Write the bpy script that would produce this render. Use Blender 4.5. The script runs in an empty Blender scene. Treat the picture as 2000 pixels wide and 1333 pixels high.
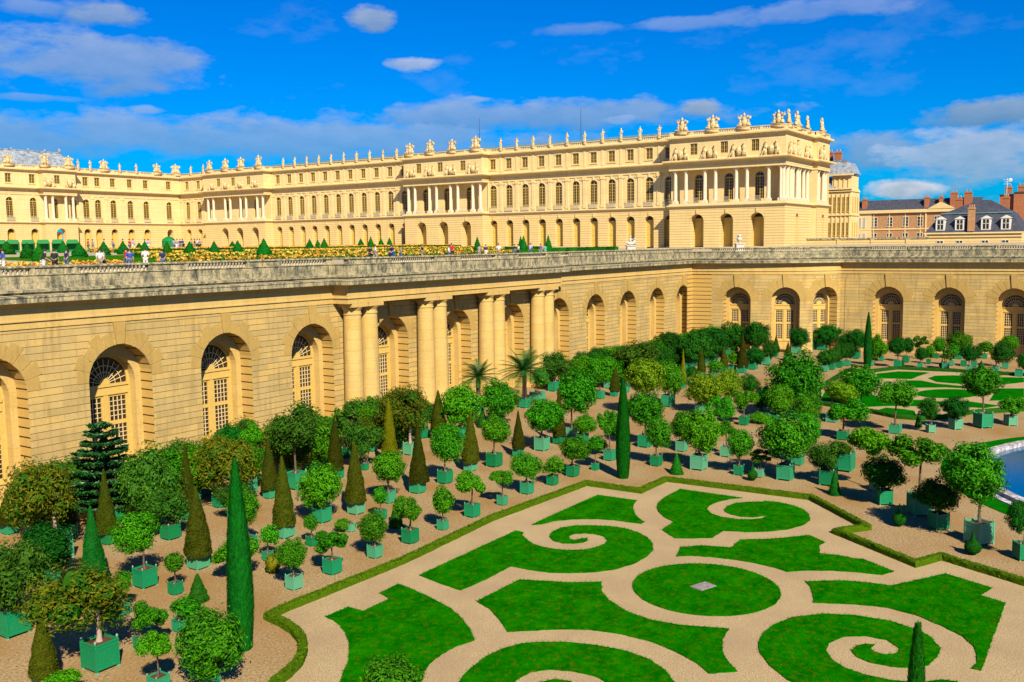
import bpy, math, random
from mathutils import Vector, Matrix
rnd = random.Random(7)
R_ = math.radians
pi = math.pi
sc = bpy.context.scene
COL = sc.collection
# ---------------------------------------------------------------- camera
CAM=[[0.557902, -0.829811, -0.012613], [0.091221, 0.04621, 0.994758], [-0.824878, -0.556128, 0.101477], [0.0, -58.488369, 16.194563]]
FPX=1861.75
cam = bpy.data.objects.new('camera', bpy.data.cameras.new('camera'))
COL.objects.link(cam)
r_, u_, b_, c_ = [Vector(v) for v in CAM]
cam.matrix_world = Matrix(((r_.x, u_.x, b_.x, c_.x), (r_.y, u_.y, b_.y, c_.y), (r_.z, u_.z, b_.z, c_.z), (0, 0, 0, 1)))
cam.data.lens = 36 * FPX / 2000
cam.data.clip_end = 8000
sc.camera = cam
# ---------------------------------------------------------------- exposure
sc.view_settings.view_transform = 'Standard'
sc.view_settings.look = 'None'
sc.view_settings.exposure = 0.86
sc.view_settings.gamma = 1
sc.view_settings.use_curve_mapping = False
# ---------------------------------------------------------------- sun
SUN_AZ = R_(52 + 180)      # direction towards the sun, from +x towards +y
SUN_EL = R_(38)
sl = bpy.data.lights.new('sun', 'SUN')
sl.energy = 5.0
sl.angle = R_(0.5)
sl.color = (1.0, 0.88, 0.68)
sun = bpy.data.objects.new('sun', sl)
COL.objects.link(sun)
sd = Vector((math.cos(SUN_AZ) * math.cos(SUN_EL), math.sin(SUN_AZ) * math.cos(SUN_EL), math.sin(SUN_EL)))
sun.rotation_euler = sd.to_track_quat('Z', 'Y').to_euler()
sun.location = (0, -60, 60)
# ---------------------------------------------------------------- sky
CLOUDS=[((0.5456,0.8101,0.2144),(0.8294,-0.5586,0.0),(-0.1198,-0.1778,0.9767),0.051,0.014,0.7,0.5),((0.7313,0.6453,0.2208),(0.6616,-0.7499,0.0),(-0.1656,-0.1461,0.9753),0.0322,0.015,0.8,0.45),((0.532,0.8293,0.1708),(0.8417,-0.5399,0.0),(-0.0922,-0.1438,0.9853),0.1235,0.0333,0.6,0.5),((0.756,0.6292,0.1807),(0.6397,-0.7686,0.0),(-0.1389,-0.1156,0.9835),0.0295,0.007,0.7,0.9),((0.6496,0.7527,0.1075),(0.757,-0.6534,0.0),(-0.0702,-0.0814,0.9942),0.3867,0.0247,0.6,0.42),((0.8381,0.53,0.1289),(0.5345,-0.8452,0.0),(-0.1089,-0.0689,0.9917),0.2256,0.0193,0.62,0.42),((0.9128,0.3862,0.1325),(0.3897,-0.921,0.0),(-0.1221,-0.0517,0.9912),0.0258,0.0107,0.9,0.5),((0.983,0.144,0.1142),(0.145,-0.9894,0.0),(-0.113,-0.0166,0.9935),0.0645,0.0172,0.85,0.35),((0.9858,0.1497,0.0761),(0.1501,-0.9887,0.0),(-0.0753,-0.0114,0.9971),0.0913,0.0322,0.75,0.7),((0.9779,0.2036,0.0483),(0.2039,-0.979,0.0),(-0.0473,-0.0099,0.9988),0.0376,0.0118,1,1),((0.931,0.2932,0.2173),(0.3003,-0.9538,0.0),(-0.2073,-0.0653,0.9761),0.0913,0.0107,0.3,0.9),((0.8498,0.4823,0.2126),(0.4935,-0.8697,0.0),(-0.1849,-0.1049,0.9771),0.0591,0.0075,0.25,0.8),((0.8926,0.3971,0.2136),(0.4064,-0.9137,0.0),(-0.1952,-0.0868,0.9769),0.0591,0.0075,0.3,0.8),((0.49,0.8446,0.2156),(0.865,-0.5018,0.0),(-0.1082,-0.1865,0.9765),0.043,0.0097,0.4,0.6),((0.9721,0.2196,0.0819),(0.2204,-0.9754,0.0),(-0.0799,-0.018,0.9966),0.0591,0.0242,0.65,0.4),((0.493,0.8589,0.1388),(0.8673,-0.4978,0.0),(-0.0691,-0.1204,0.9903),0.0537,0.0043,0.35,0.5),((0.578,0.8054,0.1317),(0.8124,-0.583,0.0),(-0.0768,-0.107,0.9913),0.0188,0.0054,0.5,0.7),((0.8012,0.5803,0.1462),(0.5866,-0.8099,0.0),(-0.1184,-0.0858,0.9893),0.0161,0.0043,0.5,0.8),((0.8802,0.4583,0.1236),(0.4618,-0.887,0.0),(-0.1096,-0.0571,0.9923),0.0269,0.0075,0.5,0.7)]
W = bpy.data.worlds.new('World')
sc.world = W
W.use_nodes = True
wn, wl = W.node_tree.nodes, W.node_tree.links
wn.clear()
def N(t, **k):
    n = wn.new(t)
    for a, b in k.items():
        setattr(n, a, b)
    return n
def M(op, a, b=None, clamp=False):
    n = N('ShaderNodeMath', operation=op)
    n.use_clamp = clamp
    for i, v in enumerate((a, b)):
        if v is None: continue
        if isinstance(v, (int, float)): n.inputs[i].default_value = v
        else: wl.new(v, n.inputs[i])
    return n.outputs[0]
tc = N('ShaderNodeTexCoord')
D = N('ShaderNodeVectorMath', operation='NORMALIZE')
wl.new(tc.outputs['Generated'], D.inputs[0])
D = D.outputs[0]
sky = N('ShaderNodeTexSky', sky_type='NISHITA')
sky.sun_disc = False
sky.sun_elevation = SUN_EL
sky.sun_rotation = math.atan2(sd.x, sd.y)
sky.air_density = 1.0
sky.dust_density = 0.3
sky.ozone_density = 2.5
hs = N('ShaderNodeHueSaturation')
hs.inputs['Saturation'].default_value = 1.22
hs.inputs['Value'].default_value = 1.0
wl.new(sky.outputs[0], hs.inputs['Color'])
tint = N('ShaderNodeMix', data_type='RGBA', blend_type='MULTIPLY')
tint.inputs['Factor'].default_value = 1
wl.new(hs.outputs[0], tint.inputs['A'])
tint.inputs['B'].default_value = (0.0, 0.63, 1.38, 1)
mp = N('ShaderNodeMapping')
mp.inputs['Scale'].default_value = (1, 1, 2.6)
wl.new(D, mp.inputs['Vector'])
n1 = N('ShaderNodeTexNoise'); n1.inputs['Scale'].default_value = 9; n1.inputs['Detail'].default_value = 9; n1.inputs['Roughness'].default_value = .62
wl.new(mp.outputs[0], n1.inputs['Vector'])
n2 = N('ShaderNodeTexNoise'); n2.inputs['Scale'].default_value = 26; n2.inputs['Detail'].default_value = 6; n2.inputs['Roughness'].default_value = .6
wl.new(mp.outputs[0], n2.inputs['Vector'])
nz = M('ADD', M('MULTIPLY', M('SUBTRACT', n1.outputs[0], .5), 3.2), M('MULTIPLY', M('SUBTRACT', n2.outputs[0], .5), 1.5))
def DOT(v):
    n = N('ShaderNodeVectorMath', operation='DOT_PRODUCT')
    wl.new(D, n.inputs[0]); n.inputs[1].default_value = v
    return n.outputs['Value']
dens = None; bright = None
for d, rr, uu, sx, sy, de, br in CLOUDS:
    a = M('DIVIDE', DOT(rr), sx); b = M('DIVIDE', DOT(uu), sy)
    rad = M('SQRT', M('ADD', M('MULTIPLY', a, a), M('MULTIPLY', b, b)))
    m = M('ADD', M('SUBTRACT', 1.0, rad), M('MULTIPLY', nz, .78))
    m = M('MULTIPLY', M('MULTIPLY', m, 2.1, True), de)
    m = M('MULTIPLY', m, M('GREATER_THAN', DOT(d), 0))
    dens = m if dens is None else M('MAXIMUM', dens, m)
    q = M('MULTIPLY', m, M('ADD', br, M('MULTIPLY', b, .28)))
    bright = q if bright is None else M('MAXIMUM', bright, q)
# soft scattered cloud over the rest of the dome
el = N('ShaderNodeSeparateXYZ'); wl.new(D, el.inputs[0])
up = M('MULTIPLY', M('SUBTRACT', n1.outputs[0], .56), 1.6, True)
up = M('MULTIPLY', up, M('GREATER_THAN', el.outputs[2], .02))
dens = M('MAXIMUM', dens, M('MULTIPLY', up, .5)); bright = M('MAXIMUM', bright, M('MULTIPLY', up, .4))
shade = M('ADD', .25, M('MULTIPLY', n2.outputs[0], 1.1), True)
cc = N('ShaderNodeMix', data_type='RGBA')
cc.inputs['A'].default_value = (.8, 2.4, 4.2, 1)
cc.inputs['B'].default_value = (7.6, 7.9, 8.6, 1)
wl.new(M('MULTIPLY', M('DIVIDE', bright, M('MAXIMUM', dens, .001)), shade, True), cc.inputs['Factor'])
cm = N('ShaderNodeMix', data_type='RGBA')
wl.new(M('MULTIPLY', dens, .9), cm.inputs['Factor'])
wl.new(tint.outputs['Result'], cm.inputs['A'])
wl.new(cc.outputs['Result'], cm.inputs['B'])
bg = N('ShaderNodeBackground')
bg.inputs['Strength'].default_value = 0.05
wl.new(cm.outputs['Result'], bg.inputs['Color'])
wo = N('ShaderNodeOutputWorld')
wl.new(bg.outputs[0], wo.inputs['Surface'])

# ================================================================ helpers
class MB:
    def __init__(s): s.v = []; s.f = []; s.m = []; s.mi = 0
    def add(s, vs, fs):
        o = len(s.v); s.v += [tuple(v) for v in vs]
        for f in fs: s.f.append([o + i for i in f]); s.m.append(s.mi)
    def quad(s, a, b, c, d): s.add((a, b, c, d), ((0, 1, 2, 3),))
    def box(s, x0, x1, y0, y1, z0, z1):
        s.add([(x, y, z) for z in (z0, z1) for y in (y0, y1) for x in (x0, x1)],
              ((0, 2, 3, 1), (4, 5, 7, 6), (0, 1, 5, 4), (2, 6, 7, 3), (0, 4, 6, 2), (1, 3, 7, 5)))
    def pbox(s, P, u0, u1, z0, z1, d0, d1):
        s.add([P(u, z, d) for z in (z0, z1) for d in (d0, d1) for u in (u0, u1)],
              ((0, 2, 3, 1), (4, 5, 7, 6), (0, 1, 5, 4), (2, 6, 7, 3), (0, 4, 6, 2), (1, 3, 7, 5)))
    def obox(s, c, a, h, w, z0, z1):    # box turned by a; h, w half sizes
        ca, sa = math.cos(a), math.sin(a)
        s.add([(c[0] + x * ca - y * sa, c[1] + x * sa + y * ca, z) for z in (z0, z1) for y in (-w, w) for x in (-h, h)],
              ((0, 2, 3, 1), (4, 5, 7, 6), (0, 1, 5, 4), (2, 6, 7, 3), (0, 4, 6, 2), (1, 3, 7, 5)))
    def lathe(s, prof, n=12, c=(0, 0), cap=True, sy=1.0):
        vs = [(c[0] + r * math.cos(2 * pi * k / n), c[1] + sy * r * math.sin(2 * pi * k / n), z) for r, z in prof for k in range(n)]
        fs = [(i * n + k, i * n + (k + 1) % n, (i + 1) * n + (k + 1) % n, (i + 1) * n + k) for i in range(len(prof) - 1) for k in range(n)]
        if cap: fs.append(tuple((len(prof) - 1) * n + k for k in range(n)))
        s.add(vs, fs)
    def ell(s, c, r, n=8, m=6, jit=0):
        vs = [(c[0], c[1], c[2] - r[2])]
        for i in range(1, m):
            t = pi * i / m
            for k in range(n):
                j = 1 + (rnd.random() - .5) * jit
                a = 2 * pi * k / n
                vs.append((c[0] + j * r[0] * math.sin(t) * math.cos(a), c[1] + j * r[1] * math.sin(t) * math.sin(a), c[2] - j * r[2] * math.cos(t)))
        vs.append((c[0], c[1], c[2] + r[2]))
        fs = [(0, 1 + (k + 1) % n, 1 + k) for k in range(n)]
        for i in range(m - 2):
            fs += [(1 + i * n + k, 1 + i * n + (k + 1) % n, 1 + (i + 1) * n + (k + 1) % n, 1 + (i + 1) * n + k) for k in range(n)]
        e = len(vs) - 1
        fs += [(e, 1 + (m - 2) * n + k, 1 + (m - 2) * n + (k + 1) % n) for k in range(n)]
        s.add(vs, fs)
    def tube(s, pts, rad, n=6):
        pts = [Vector(p) for p in pts]; vs = []
        for i, p in enumerate(pts):
            t = (pts[min(i + 1, len(pts) - 1)] - pts[max(i - 1, 0)]).normalized()
            a = t.cross(Vector((0.3, 1, 0.1))).normalized(); b = t.cross(a)
            r = rad[i] if isinstance(rad, (list, tuple)) else rad
            vs += [p + r * (a * math.cos(2 * pi * k / n) + b * math.sin(2 * pi * k / n)) for k in range(n)]
        fs = [(i * n + k, i * n + (k + 1) % n, (i + 1) * n + (k + 1) % n, (i + 1) * n + k) for i in range(len(pts) - 1) for k in range(n)]
        fs += [tuple(range(n)), tuple((len(pts) - 1) * n + k for k in range(n))]
        s.add(vs, fs)
    def leaf(s, p, nrm, l, w):
        n = Vector(nrm)
        n = n.normalized() if n.length > 1e-5 else Vector((0, 0, 1))
        a = n.cross(Vector((rnd.random() - .5, rnd.random() - .5, rnd.random() - .5)))
        if a.length < 1e-5: a = n.orthogonal()
        a = a.normalized() * l; b = n.cross(a).normalized() * w; p = Vector(p); t = n * l * .25
        s.add((p - a - t, p + b, p + a - t, p - b), ((0, 1, 2, 3),))
    def prism(s, poly, z0, z1):
        n = len(poly)
        s.add([(x, y, z0) for x, y in poly] + [(x, y, z1) for x, y in poly],
              [tuple(range(n, 2 * n))] + [(i, (i + 1) % n, n + (i + 1) % n, n + i) for i in range(n)])
    def data(s, name, mats, smooth=False):
        me = bpy.data.meshes.new(name)
        me.from_pydata(s.v, [], s.f)
        for m in (mats if isinstance(mats, (list, tuple)) else [mats]): me.materials.append(m)
        if any(s.m): me.polygons.foreach_set('material_index', s.m)
        if smooth: me.polygons.foreach_set('use_smooth', [True] * len(me.polygons))
        me.update()
        return me
    def build(s, name, mats, parent=None, smooth=False):
        if parent is not None:
            o = parent
            off = Vector((0, 0, 0))
            while o is not None: off += o.location; o = o.parent
            s.v = [(x - off.x, y - off.y, z - off.z) for x, y, z in s.v]
        return link(name, s.data(name, mats, smooth), parent)
def link(name, me, parent=None, loc=(0, 0, 0), rz=0, scale=(1, 1, 1)):
    o = bpy.data.objects.new(name, me)
    COL.objects.link(o)
    o.parent = parent; o.location = loc; o.rotation_euler = (0, 0, rz); o.scale = scale
    return o
def tag(o, label=None, cat=None, group=None, kind=None):
    if label: o['label'] = label
    if cat: o['category'] = cat
    if group: o['group'] = group
    if kind: o['kind'] = kind
    return o
def empty(name, loc, rz=0):
    o = bpy.data.objects.new(name, None); COL.objects.link(o)
    o.location = loc; o.rotation_euler = (0, 0, rz); o.empty_display_size = .3
    return o
def straight(o, d, n): return lambda u, z, e: (o[0] + d[0] * u + n[0] * e, o[1] + d[1] * u + n[1] * e, z)
def sweep(mb, path, prof, closed=False, caps=True):
    path = [Vector(p) for p in path]; n = len(path); P = []
    for i, p in enumerate(path):
        ns = []
        if i > 0: t = (p - path[i - 1]).normalized(); ns.append(Vector((t.y, -t.x)))
        if i < n - 1: t = (path[i + 1] - p).normalized(); ns.append(Vector((t.y, -t.x)))
        m = ns[0] if len(ns) == 1 else (ns[0] + ns[1])
        if len(ns) == 2: m = m / max(.25, (1 + ns[0].dot(ns[1])))
        P.append([(p.x + m.x * d, p.y + m.y * d, z) for d, z in prof])
    k = len(prof); vs = [q for r in P for q in r]
    fs = [(i * k + j, i * k + (j + 1) % k, (i + 1) * k + (j + 1) % k, (i + 1) * k + j) for i in range(n - 1) for j in range(k if closed else k - 1)]
    if caps and k > 2: fs += [tuple(range(k)), tuple((n - 1) * k + j for j in range(k))]
    mb.add(vs, fs)
def panel(mb, P, u0, u1, z0, z1, uc=None, hw=0, zb=0, zs=0, dep=.5, arch=True, rev=None, seg=14, cur=1, d=0, sill=True):
    """wall face u0..u1 x z0..z1 with one opening and its reveal"""
    def strip(a, b, lo, hi):
        for i in range(cur):
            p, q = a + (b - a) * i / cur, a + (b - a) * (i + 1) / cur
            mb.quad(P(p, lo, d), P(q, lo, d), P(q, hi, d), P(p, hi, d))
    if uc is None: strip(u0, u1, z0, z1); return
    strip(u0, uc - hw, z0, z1); strip(uc + hw, u1, z0, z1)
    if zb > z0: strip(uc - hw, uc + hw, z0, zb)
    n = seg if arch else 1
    top = [(uc - hw * math.cos(pi * i / n), zs + hw * math.sin(pi * i / n)) for i in range(n + 1)] if arch else [(uc - hw, zs), (uc + hw, zs)]
    for (a, za), (b, zb2) in zip(top, top[1:]): mb.quad(P(a, za, d), P(b, zb2, d), P(b, z1, d), P(a, z1, d))
    ring = [(uc - hw, zb)] + top + [(uc + hw, zb)]
    if sill: ring.append(ring[0])
    o = mb.mi
    if rev is not None: mb.mi = rev
    for (a, za), (b, zb2) in zip(ring, ring[1:]): mb.quad(P(a, za, d), P(b, zb2, d), P(b, zb2, d - dep), P(a, za, d - dep))
    mb.mi = o
def archring(mb, P, uc, zb, zs, h0, h1, d, seg=14):
    """flat face between two concentric arches"""
    def pts(h): return [(uc - h, zb)] + [(uc - h * math.cos(pi * i / seg), zs + h * math.sin(pi * i / seg)) for i in range(seg + 1)] + [(uc + h, zb)]
    a, b = pts(h0), pts(h1)
    for i in range(len(a) - 1): mb.quad(P(*a[i], d), P(*a[i + 1], d), P(*b[i + 1], d), P(*b[i], d))

# ================================================================ materials
KC = .70
def K3(c, k=KC): return tuple(x * k for x in c)
def mat(name, color, rough=.8, metal=0, spec=.3):
    color = K3(color)
    m = bpy.data.materials.new(name); m.use_nodes = True
    b = m.node_tree.nodes['Principled BSDF']
    b.inputs['Base Color'].default_value = (*color, 1); b.inputs['Roughness'].default_value = rough
    b.inputs['Metallic'].default_value = metal; b.inputs['Specular IOR Level'].default_value = spec
    return m
class NT:
    def __init__(s, m): s.m = m; s.t = m.node_tree; s.b = s.t.nodes['Principled BSDF']
    def n(s, t, ins={}, **k):
        x = s.t.nodes.new(t)
        for a, v in k.items(): setattr(x, a, v)
        for a, v in ins.items():
            if hasattr(v, 'is_output') or isinstance(v, bpy.types.NodeSocket): s.t.links.new(v, x.inputs[a])
            else: x.inputs[a].default_value = v
        return x
    def l(s, a, b): s.t.links.new(a, b)
    def pos(s): return s.n('ShaderNodeNewGeometry').outputs['Position']
    def noise(s, scale, detail=5, rough=.55, vec=None):
        x = s.n('ShaderNodeTexNoise', {'Scale': scale, 'Detail': detail, 'Roughness': rough}); s.l(vec or s.pos(), x.inputs['Vector']); return x.outputs[0]
    def ramp(s, fac, stops):
        r = s.n('ShaderNodeValToRGB', {'Fac': fac}); e = r.color_ramp.elements
        while len(e) < len(stops): e.new(.5)
        for k, (p, c) in zip(e, stops): k.position = p; k.color = (*c, 1)
        return r.outputs[0]
    def mix(s, f, a, b, bt='MIX'):
        x = s.n('ShaderNodeMix', data_type='RGBA', blend_type=bt)
        for k, v in (('Factor', f), ('A', a), ('B', b)):
            if isinstance(v, bpy.types.NodeSocket): s.l(v, x.inputs[k])
            else: x.inputs[k].default_value = v if k == 'Factor' else (*v, 1)
        return x.outputs['Result']
    def bump(s, h, st, dist=.02):
        x = s.n('ShaderNodeBump', {'Strength': st, 'Distance': dist, 'Height': h}); s.l(x.outputs[0], s.b.inputs['Normal'])
    def math(s, op, a, b=0.0):
        return s.n('ShaderNodeMath', {0: a, 1: b}, operation=op).outputs[0]
    def base(s, c): s.l(c, s.b.inputs['Base Color'])
def stone(name, c1, c2, c3, mort, row, width, ms, stain=.35, bump=.6, zoff=0.0):
    c1, c2, c3, mort = K3(c1), K3(c2), K3(c3), K3(mort)
    m = mat(name, c1, .85, spec=.2); t = NT(m)
    p = t.n('ShaderNodeSeparateXYZ', {0: t.pos()})
    u = t.math('ADD', p.outputs[0], p.outputs[1])
    v = t.n('ShaderNodeCombineXYZ', {0: u, 1: t.math('ADD', p.outputs[2], zoff), 2: 0.0}).outputs[0]
    b = t.n('ShaderNodeTexBrick', {'Vector': v, 'Color1': (*c1, 1), 'Color2': (*c2, 1), 'Mortar': tuple(x * .72 for x in c1) + (1,), 'Scale': 1.0, 'Mortar Size': min(ms, .012),
                                  'Mortar Smooth': .3, 'Bias': 0.0, 'Brick Width': width, 'Row Height': row}, offset=.5, squash=1.0)
    b2 = t.n('ShaderNodeTexBrick', {'Vector': v, 'Color1': (0, 0, 0, 1), 'Color2': (1, 1, 1, 1), 'Mortar': (0, 0, 0, 1), 'Scale': 1.0, 'Mortar Size': 0.0,
                                   'Bias': -.45, 'Brick Width': width, 'Row Height': row}, offset=.5)
    c = t.mix(t.math('MULTIPLY', b2.outputs['Color'], .8), b.outputs['Color'], c3)
    wob = t.math('MULTIPLY', t.noise(1.7, 3, .5), .02)
    fz = t.math('FRACT', t.math('DIVIDE', t.math('ADD', t.math('ADD', p.outputs[2], zoff), wob), row))
    edge = t.math('MULTIPLY', t.math('ABSOLUTE', t.math('SUBTRACT', fz, .5)), 2.0)
    line = t.n('ShaderNodeMapRange', {0: edge, 1: 1 - 2 * ms / row * 1.6, 2: 1 - .6 * ms / row}, clamp=True).outputs[0]
    c = t.mix(line, c, mort)
    n = t.noise(.55, 7, .65); f = t.noise(9, 6, .7)
    c = t.mix(t.math('MULTIPLY', t.ramp(n, [(.42, (0, 0, 0)), (.72, (1, 1, 1))]), stain), c, tuple(x * .62 for x in c2))
    sv = t.n('ShaderNodeCombineXYZ', {0: t.math('MULTIPLY', u, 2.2), 1: t.math('MULTIPLY', p.outputs[2], .22), 2: 0.0}).outputs[0]
    st = t.noise(1.0, 6, .65, sv)
    c = t.mix(t.math('MULTIPLY', t.ramp(st, [(.5, (0, 0, 0)), (.68, (1, 1, 1))]), stain * .9), c, tuple(x * .55 for x in c1))
    c = t.mix(.5, c, t.ramp(f, [(.25, (.62, .6, .55)), (.75, (1.25, 1.22, 1.15))]), 'MULTIPLY')
    t.base(c)
    h = t.math('ADD', t.math('MULTIPLY', line, -1.2), t.math('MULTIPLY', f, .25))
    t.bump(h, bump, .05)
    return m
def speck(name, stops, scale, rough=.95, bump=.3, big=None, bigf=.5):
    stops = [(p, K3(c)) for p, c in stops]
    if big: big = (big[0], K3(big[1]))
    m = mat(name, stops[0][1], rough, spec=.15); t = NT(m)
    f = t.noise(scale, 4, .7)
    c = t.ramp(f, stops)
    if big:
        g = t.noise(big[0], 5, .6)
        c = t.mix(t.math('MULTIPLY', t.ramp(g, [(.4, (0, 0, 0)), (.65, (1, 1, 1))]), bigf), c, big[1])
    t.base(c); t.bump(f, bump, .03)
    return m
M_ST = stone('gallery_stone', (.56, .405, .15), (.71, .53, .225), (.74, .44, .07), (.13, .075, .025), .46, 2.3, .014, .6)
M_REV = stone('rusticated_stone', (.68, .44, .12), (.72, .485, .15), (.66, .38, .06), (.05, .025, .008), .62, 9.0, .042, .15, 1.0)
M_SM = stone('smooth_stone', (.72, .485, .145), (.76, .555, .22), (.70, .42, .08), (.46, .31, .11), .9, 2.6, .006, .4, .2)
M_VO = stone('voussoir_stone', (.56, .375, .11), (.60, .42, .14), (.60, .35, .05), (.5, .34, .1), 40, 60, .004, .45, .3, 7.0)
M_PAL = stone('palace_stone', (.90, .655, .28), (.96, .73, .35), (.88, .58, .18), (.36, .24, .09), .46, 3.0, .03, .25, .5)
M_PALS = stone('palace_smooth_stone', (.92, .69, .32), (.98, .77, .41), (.90, .62, .22), (.55, .41, .19), 1.1, 2.0, .008, .3, .25)
M_COLS = speck('pale_column_stone', [(.3, (.74, .62, .42)), (.7, (.88, .77, .56))], 2.5, .8, .2)
M_STAT = speck('sculpture_stone', [(.3, (.48, .33, .14)), (.7, (.92, .72, .38))], 3.0, .85, .5)
def weather():
    m = mat('weathered_stone', (.2, .2, .16), .95, spec=.1); t = NT(m)
    p = t.n('ShaderNodeSeparateXYZ', {0: t.pos()})
    u = t.math('ADD', p.outputs[0], p.outputs[1])
    v = t.n('ShaderNodeCombineXYZ', {0: u, 1: t.math('MULTIPLY', p.outputs[2], .35), 2: 0.0}).outputs[0]
    a = t.noise(1.9, 10, .78, v); f = t.noise(7, 6, .75)
    c = t.ramp(a, [(.28, (.02, .02, .02)), (.38, (.075, .07, .055)), (.47, (.19, .18, .125)), (.58, (.44, .375, .225)), (.67, (.20, .185, .13)), (.8, (.05, .05, .04))])
    c = t.mix(.65, c, t.ramp(f, [(.3, (.35, .36, .36)), (.7, (1.7, 1.65, 1.5))]), 'MULTIPLY')
    b = t.n('ShaderNodeTexBrick', {'Vector': t.n('ShaderNodeCombineXYZ', {0: u, 1: t.math('ADD', p.outputs[2], .14), 2: 0.0}).outputs[0], 'Color1': (1, 1, 1, 1), 'Color2': (.8, .8, .78, 1),
        'Mortar': (.2, .2, .18, 1), 'Scale': 1.0, 'Mortar Size': .012, 'Brick Width': 1.9, 'Row Height': .46})
    c = t.mix(.6, c, b.outputs['Color'], 'MULTIPLY')
    t.base(c); t.bump(f, .5, .04)
    return m
M_WEA = weather()
M_BAL = speck('baluster_stone', [(.3, (.38, .33, .2)), (.7, (.76, .67, .45))], 5.0, .9, .5)
M_SAND = speck('sand', [(.3, (.19, .12, .05)), (.5, (.41, .285, .135)), (.7, (.62, .475, .27))], 9.0, .97, .7, (.2, (.34, .19, .055)), .8)
M_GRAV = speck('gravel', [(.33, (.22, .155, .08)), (.5, (.53, .395, .20)), (.66, (.77, .60, .33))], 19.0, .97, .8, (.35, (.40, .27, .15)), .5)
M_TER = speck('terrace_gravel', [(.3, (.45, .36, .2)), (.7, (.62, .52, .33))], 3.0)
def grassmat(name, a, b, c3):
    a, b, c3 = K3(a, .78), K3(b, .78), K3(c3)
    m = mat(name, a, 1.0, spec=.0); t = NT(m)
    f = t.noise(22, 4, .8); g = t.noise(.9, 6, .65); h = t.noise(3.3, 5, .7)
    c = t.mix(t.ramp(g, [(.38, (0, 0, 0)), (.66, (1, 1, 1))]), a, b)
    c = t.mix(t.math('MULTIPLY', t.ramp(h, [(.5, (0, 0, 0)), (.7, (1, 1, 1))]), .6), c, c3)
    c = t.mix(.6, c, t.ramp(f, [(.3, (.45, .5, .4)), (.7, (1.5, 1.45, 1.4))]), 'MULTIPLY')
    t.base(c); t.bump(f, .8, .05)
    return m
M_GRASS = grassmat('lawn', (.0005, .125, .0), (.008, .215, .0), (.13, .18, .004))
M_GRASS2 = grassmat('far_lawn', (.001, .12, .001), (.004, .17, .002), (.01, .14, .002))  # slightly deeper green than the near lawn, without its yellowish patches
def leafmat(name, a, b, tr=.3, rough=.42, hv=.25, spec=.35):
    a, b = K3(a, .8), K3(b, .8)
    m = mat(name, a, rough, spec=spec); t = NT(m)
    ri = t.n('ShaderNodeNewGeometry').outputs['Random Per Island']
    c = t.mix(ri, a, b)
    oi = t.n('ShaderNodeObjectInfo').outputs['Random']
    x = t.n('ShaderNodeHueSaturation', {'Color': c, 'Value': t.n('ShaderNodeMapRange', {0: oi, 3: 1 - hv, 4: 1 + hv}).outputs[0],
                                       'Hue': t.n('ShaderNodeMapRange', {0: t.math('FRACT', t.math('MULTIPLY', oi, 7.3)), 3: .488, 4: .512}).outputs[0]})
    t.base(x.outputs[0])
    tl = t.n('ShaderNodeBsdfTranslucent'); t.l(x.outputs[0], tl.inputs['Color'])
    mx = t.n('ShaderNodeMixShader', {0: tr}); t.l(t.b.outputs[0], mx.inputs[1]); t.l(tl.outputs[0], mx.inputs[2])
    t.l(mx.outputs[0], t.t.nodes['Material Output'].inputs['Surface'])
    return m
M_LF = leafmat('citrus_leaves', (.001, .075, .001), (.09, .40, .001), .25, .6, .25, .12)
M_LY = leafmat('pale_citrus_leaves', (.02, .14, .002), (.26, .44, .005), .25, .6, .2, .12)
M_LD = leafmat('dark_leaves', (.001, .05, .002), (.018, .16, .004), .2, .65, .25, .1)
M_LO = leafmat('olive_leaves', (.012, .075, .004), (.085, .21, .01), .22, .65, .2, .1)
M_LR = leafmat('reddish_leaves', (.006, .095, .002), (.19, .17, .005), .25, .65, .2, .1)
M_LP = leafmat('oleander_leaves', (.008, .075, .003), (.085, .22, .012), .2, .65, .2, .1)
M_CN = leafmat('yew_leaves', (.005, .04, .001), (.09, .078, .003), .1, .8, .35, .05)
M_CY = leafmat('cypress_leaves', (.0, .07, .0), (.004, .20, .002), .2, .75, .25, .15)
M_YC = leafmat('yellowed_yew_leaves', (.07, .11, .002), (.24, .25, .004), .2, .8, .2, .05)
M_HG = leafmat('box_hedge_leaves', (.02, .085, .001), (.15, .26, .004), .2, .8, .2, .05)
M_PK = mat('pink_blossom', (.6, .2, .25), .6)
M_BARK = speck('bark', [(.3, (.07, .045, .03)), (.7, (.2, .14, .1))], 12.0)
M_BARKP = speck('pale_bark', [(.3, (.3, .2, .15)), (.7, (.55, .42, .33))], 12.0)
M_SOIL = speck('soil', [(.3, (.06, .03, .018)), (.7, (.17, .09, .05))], 14.0)
def planter_mat():
    m = mat('planter_green', (.01, .3, .13), .5); t = NT(m)
    oi = t.n('ShaderNodeObjectInfo').outputs['Random']
    f = t.noise(9, 6, .7)
    c = t.ramp(oi, [(0, (.001, .14, .04)), (.35, (.004, .19, .075)), (.7, (.02, .22, .10)), (1, (.085, .29, .16))])
    c = t.mix(t.math('MULTIPLY', t.ramp(f, [(.55, (0, 0, 0)), (.75, (1, 1, 1))]), .35), c, (.13, .26, .15))
    t.base(c); return m
M_PL = planter_mat()
M_PLT = mat('worn_rim_paint', (.22, .40, .27), .6)
M_WD = speck('ochre_painted_wood', [(.3, (.66, .43, .10)), (.7, (.76, .53, .16))], 4.0, .6, .1)
M_WDL = mat('pale_glazing_bars', (.80, .62, .32), .5)
M_GL = mat('dark_glass', (.035, .024, .014), .14, spec=.5)
M_YW = mat('palace_window_wood', (.62, .42, .10), .5)
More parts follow.
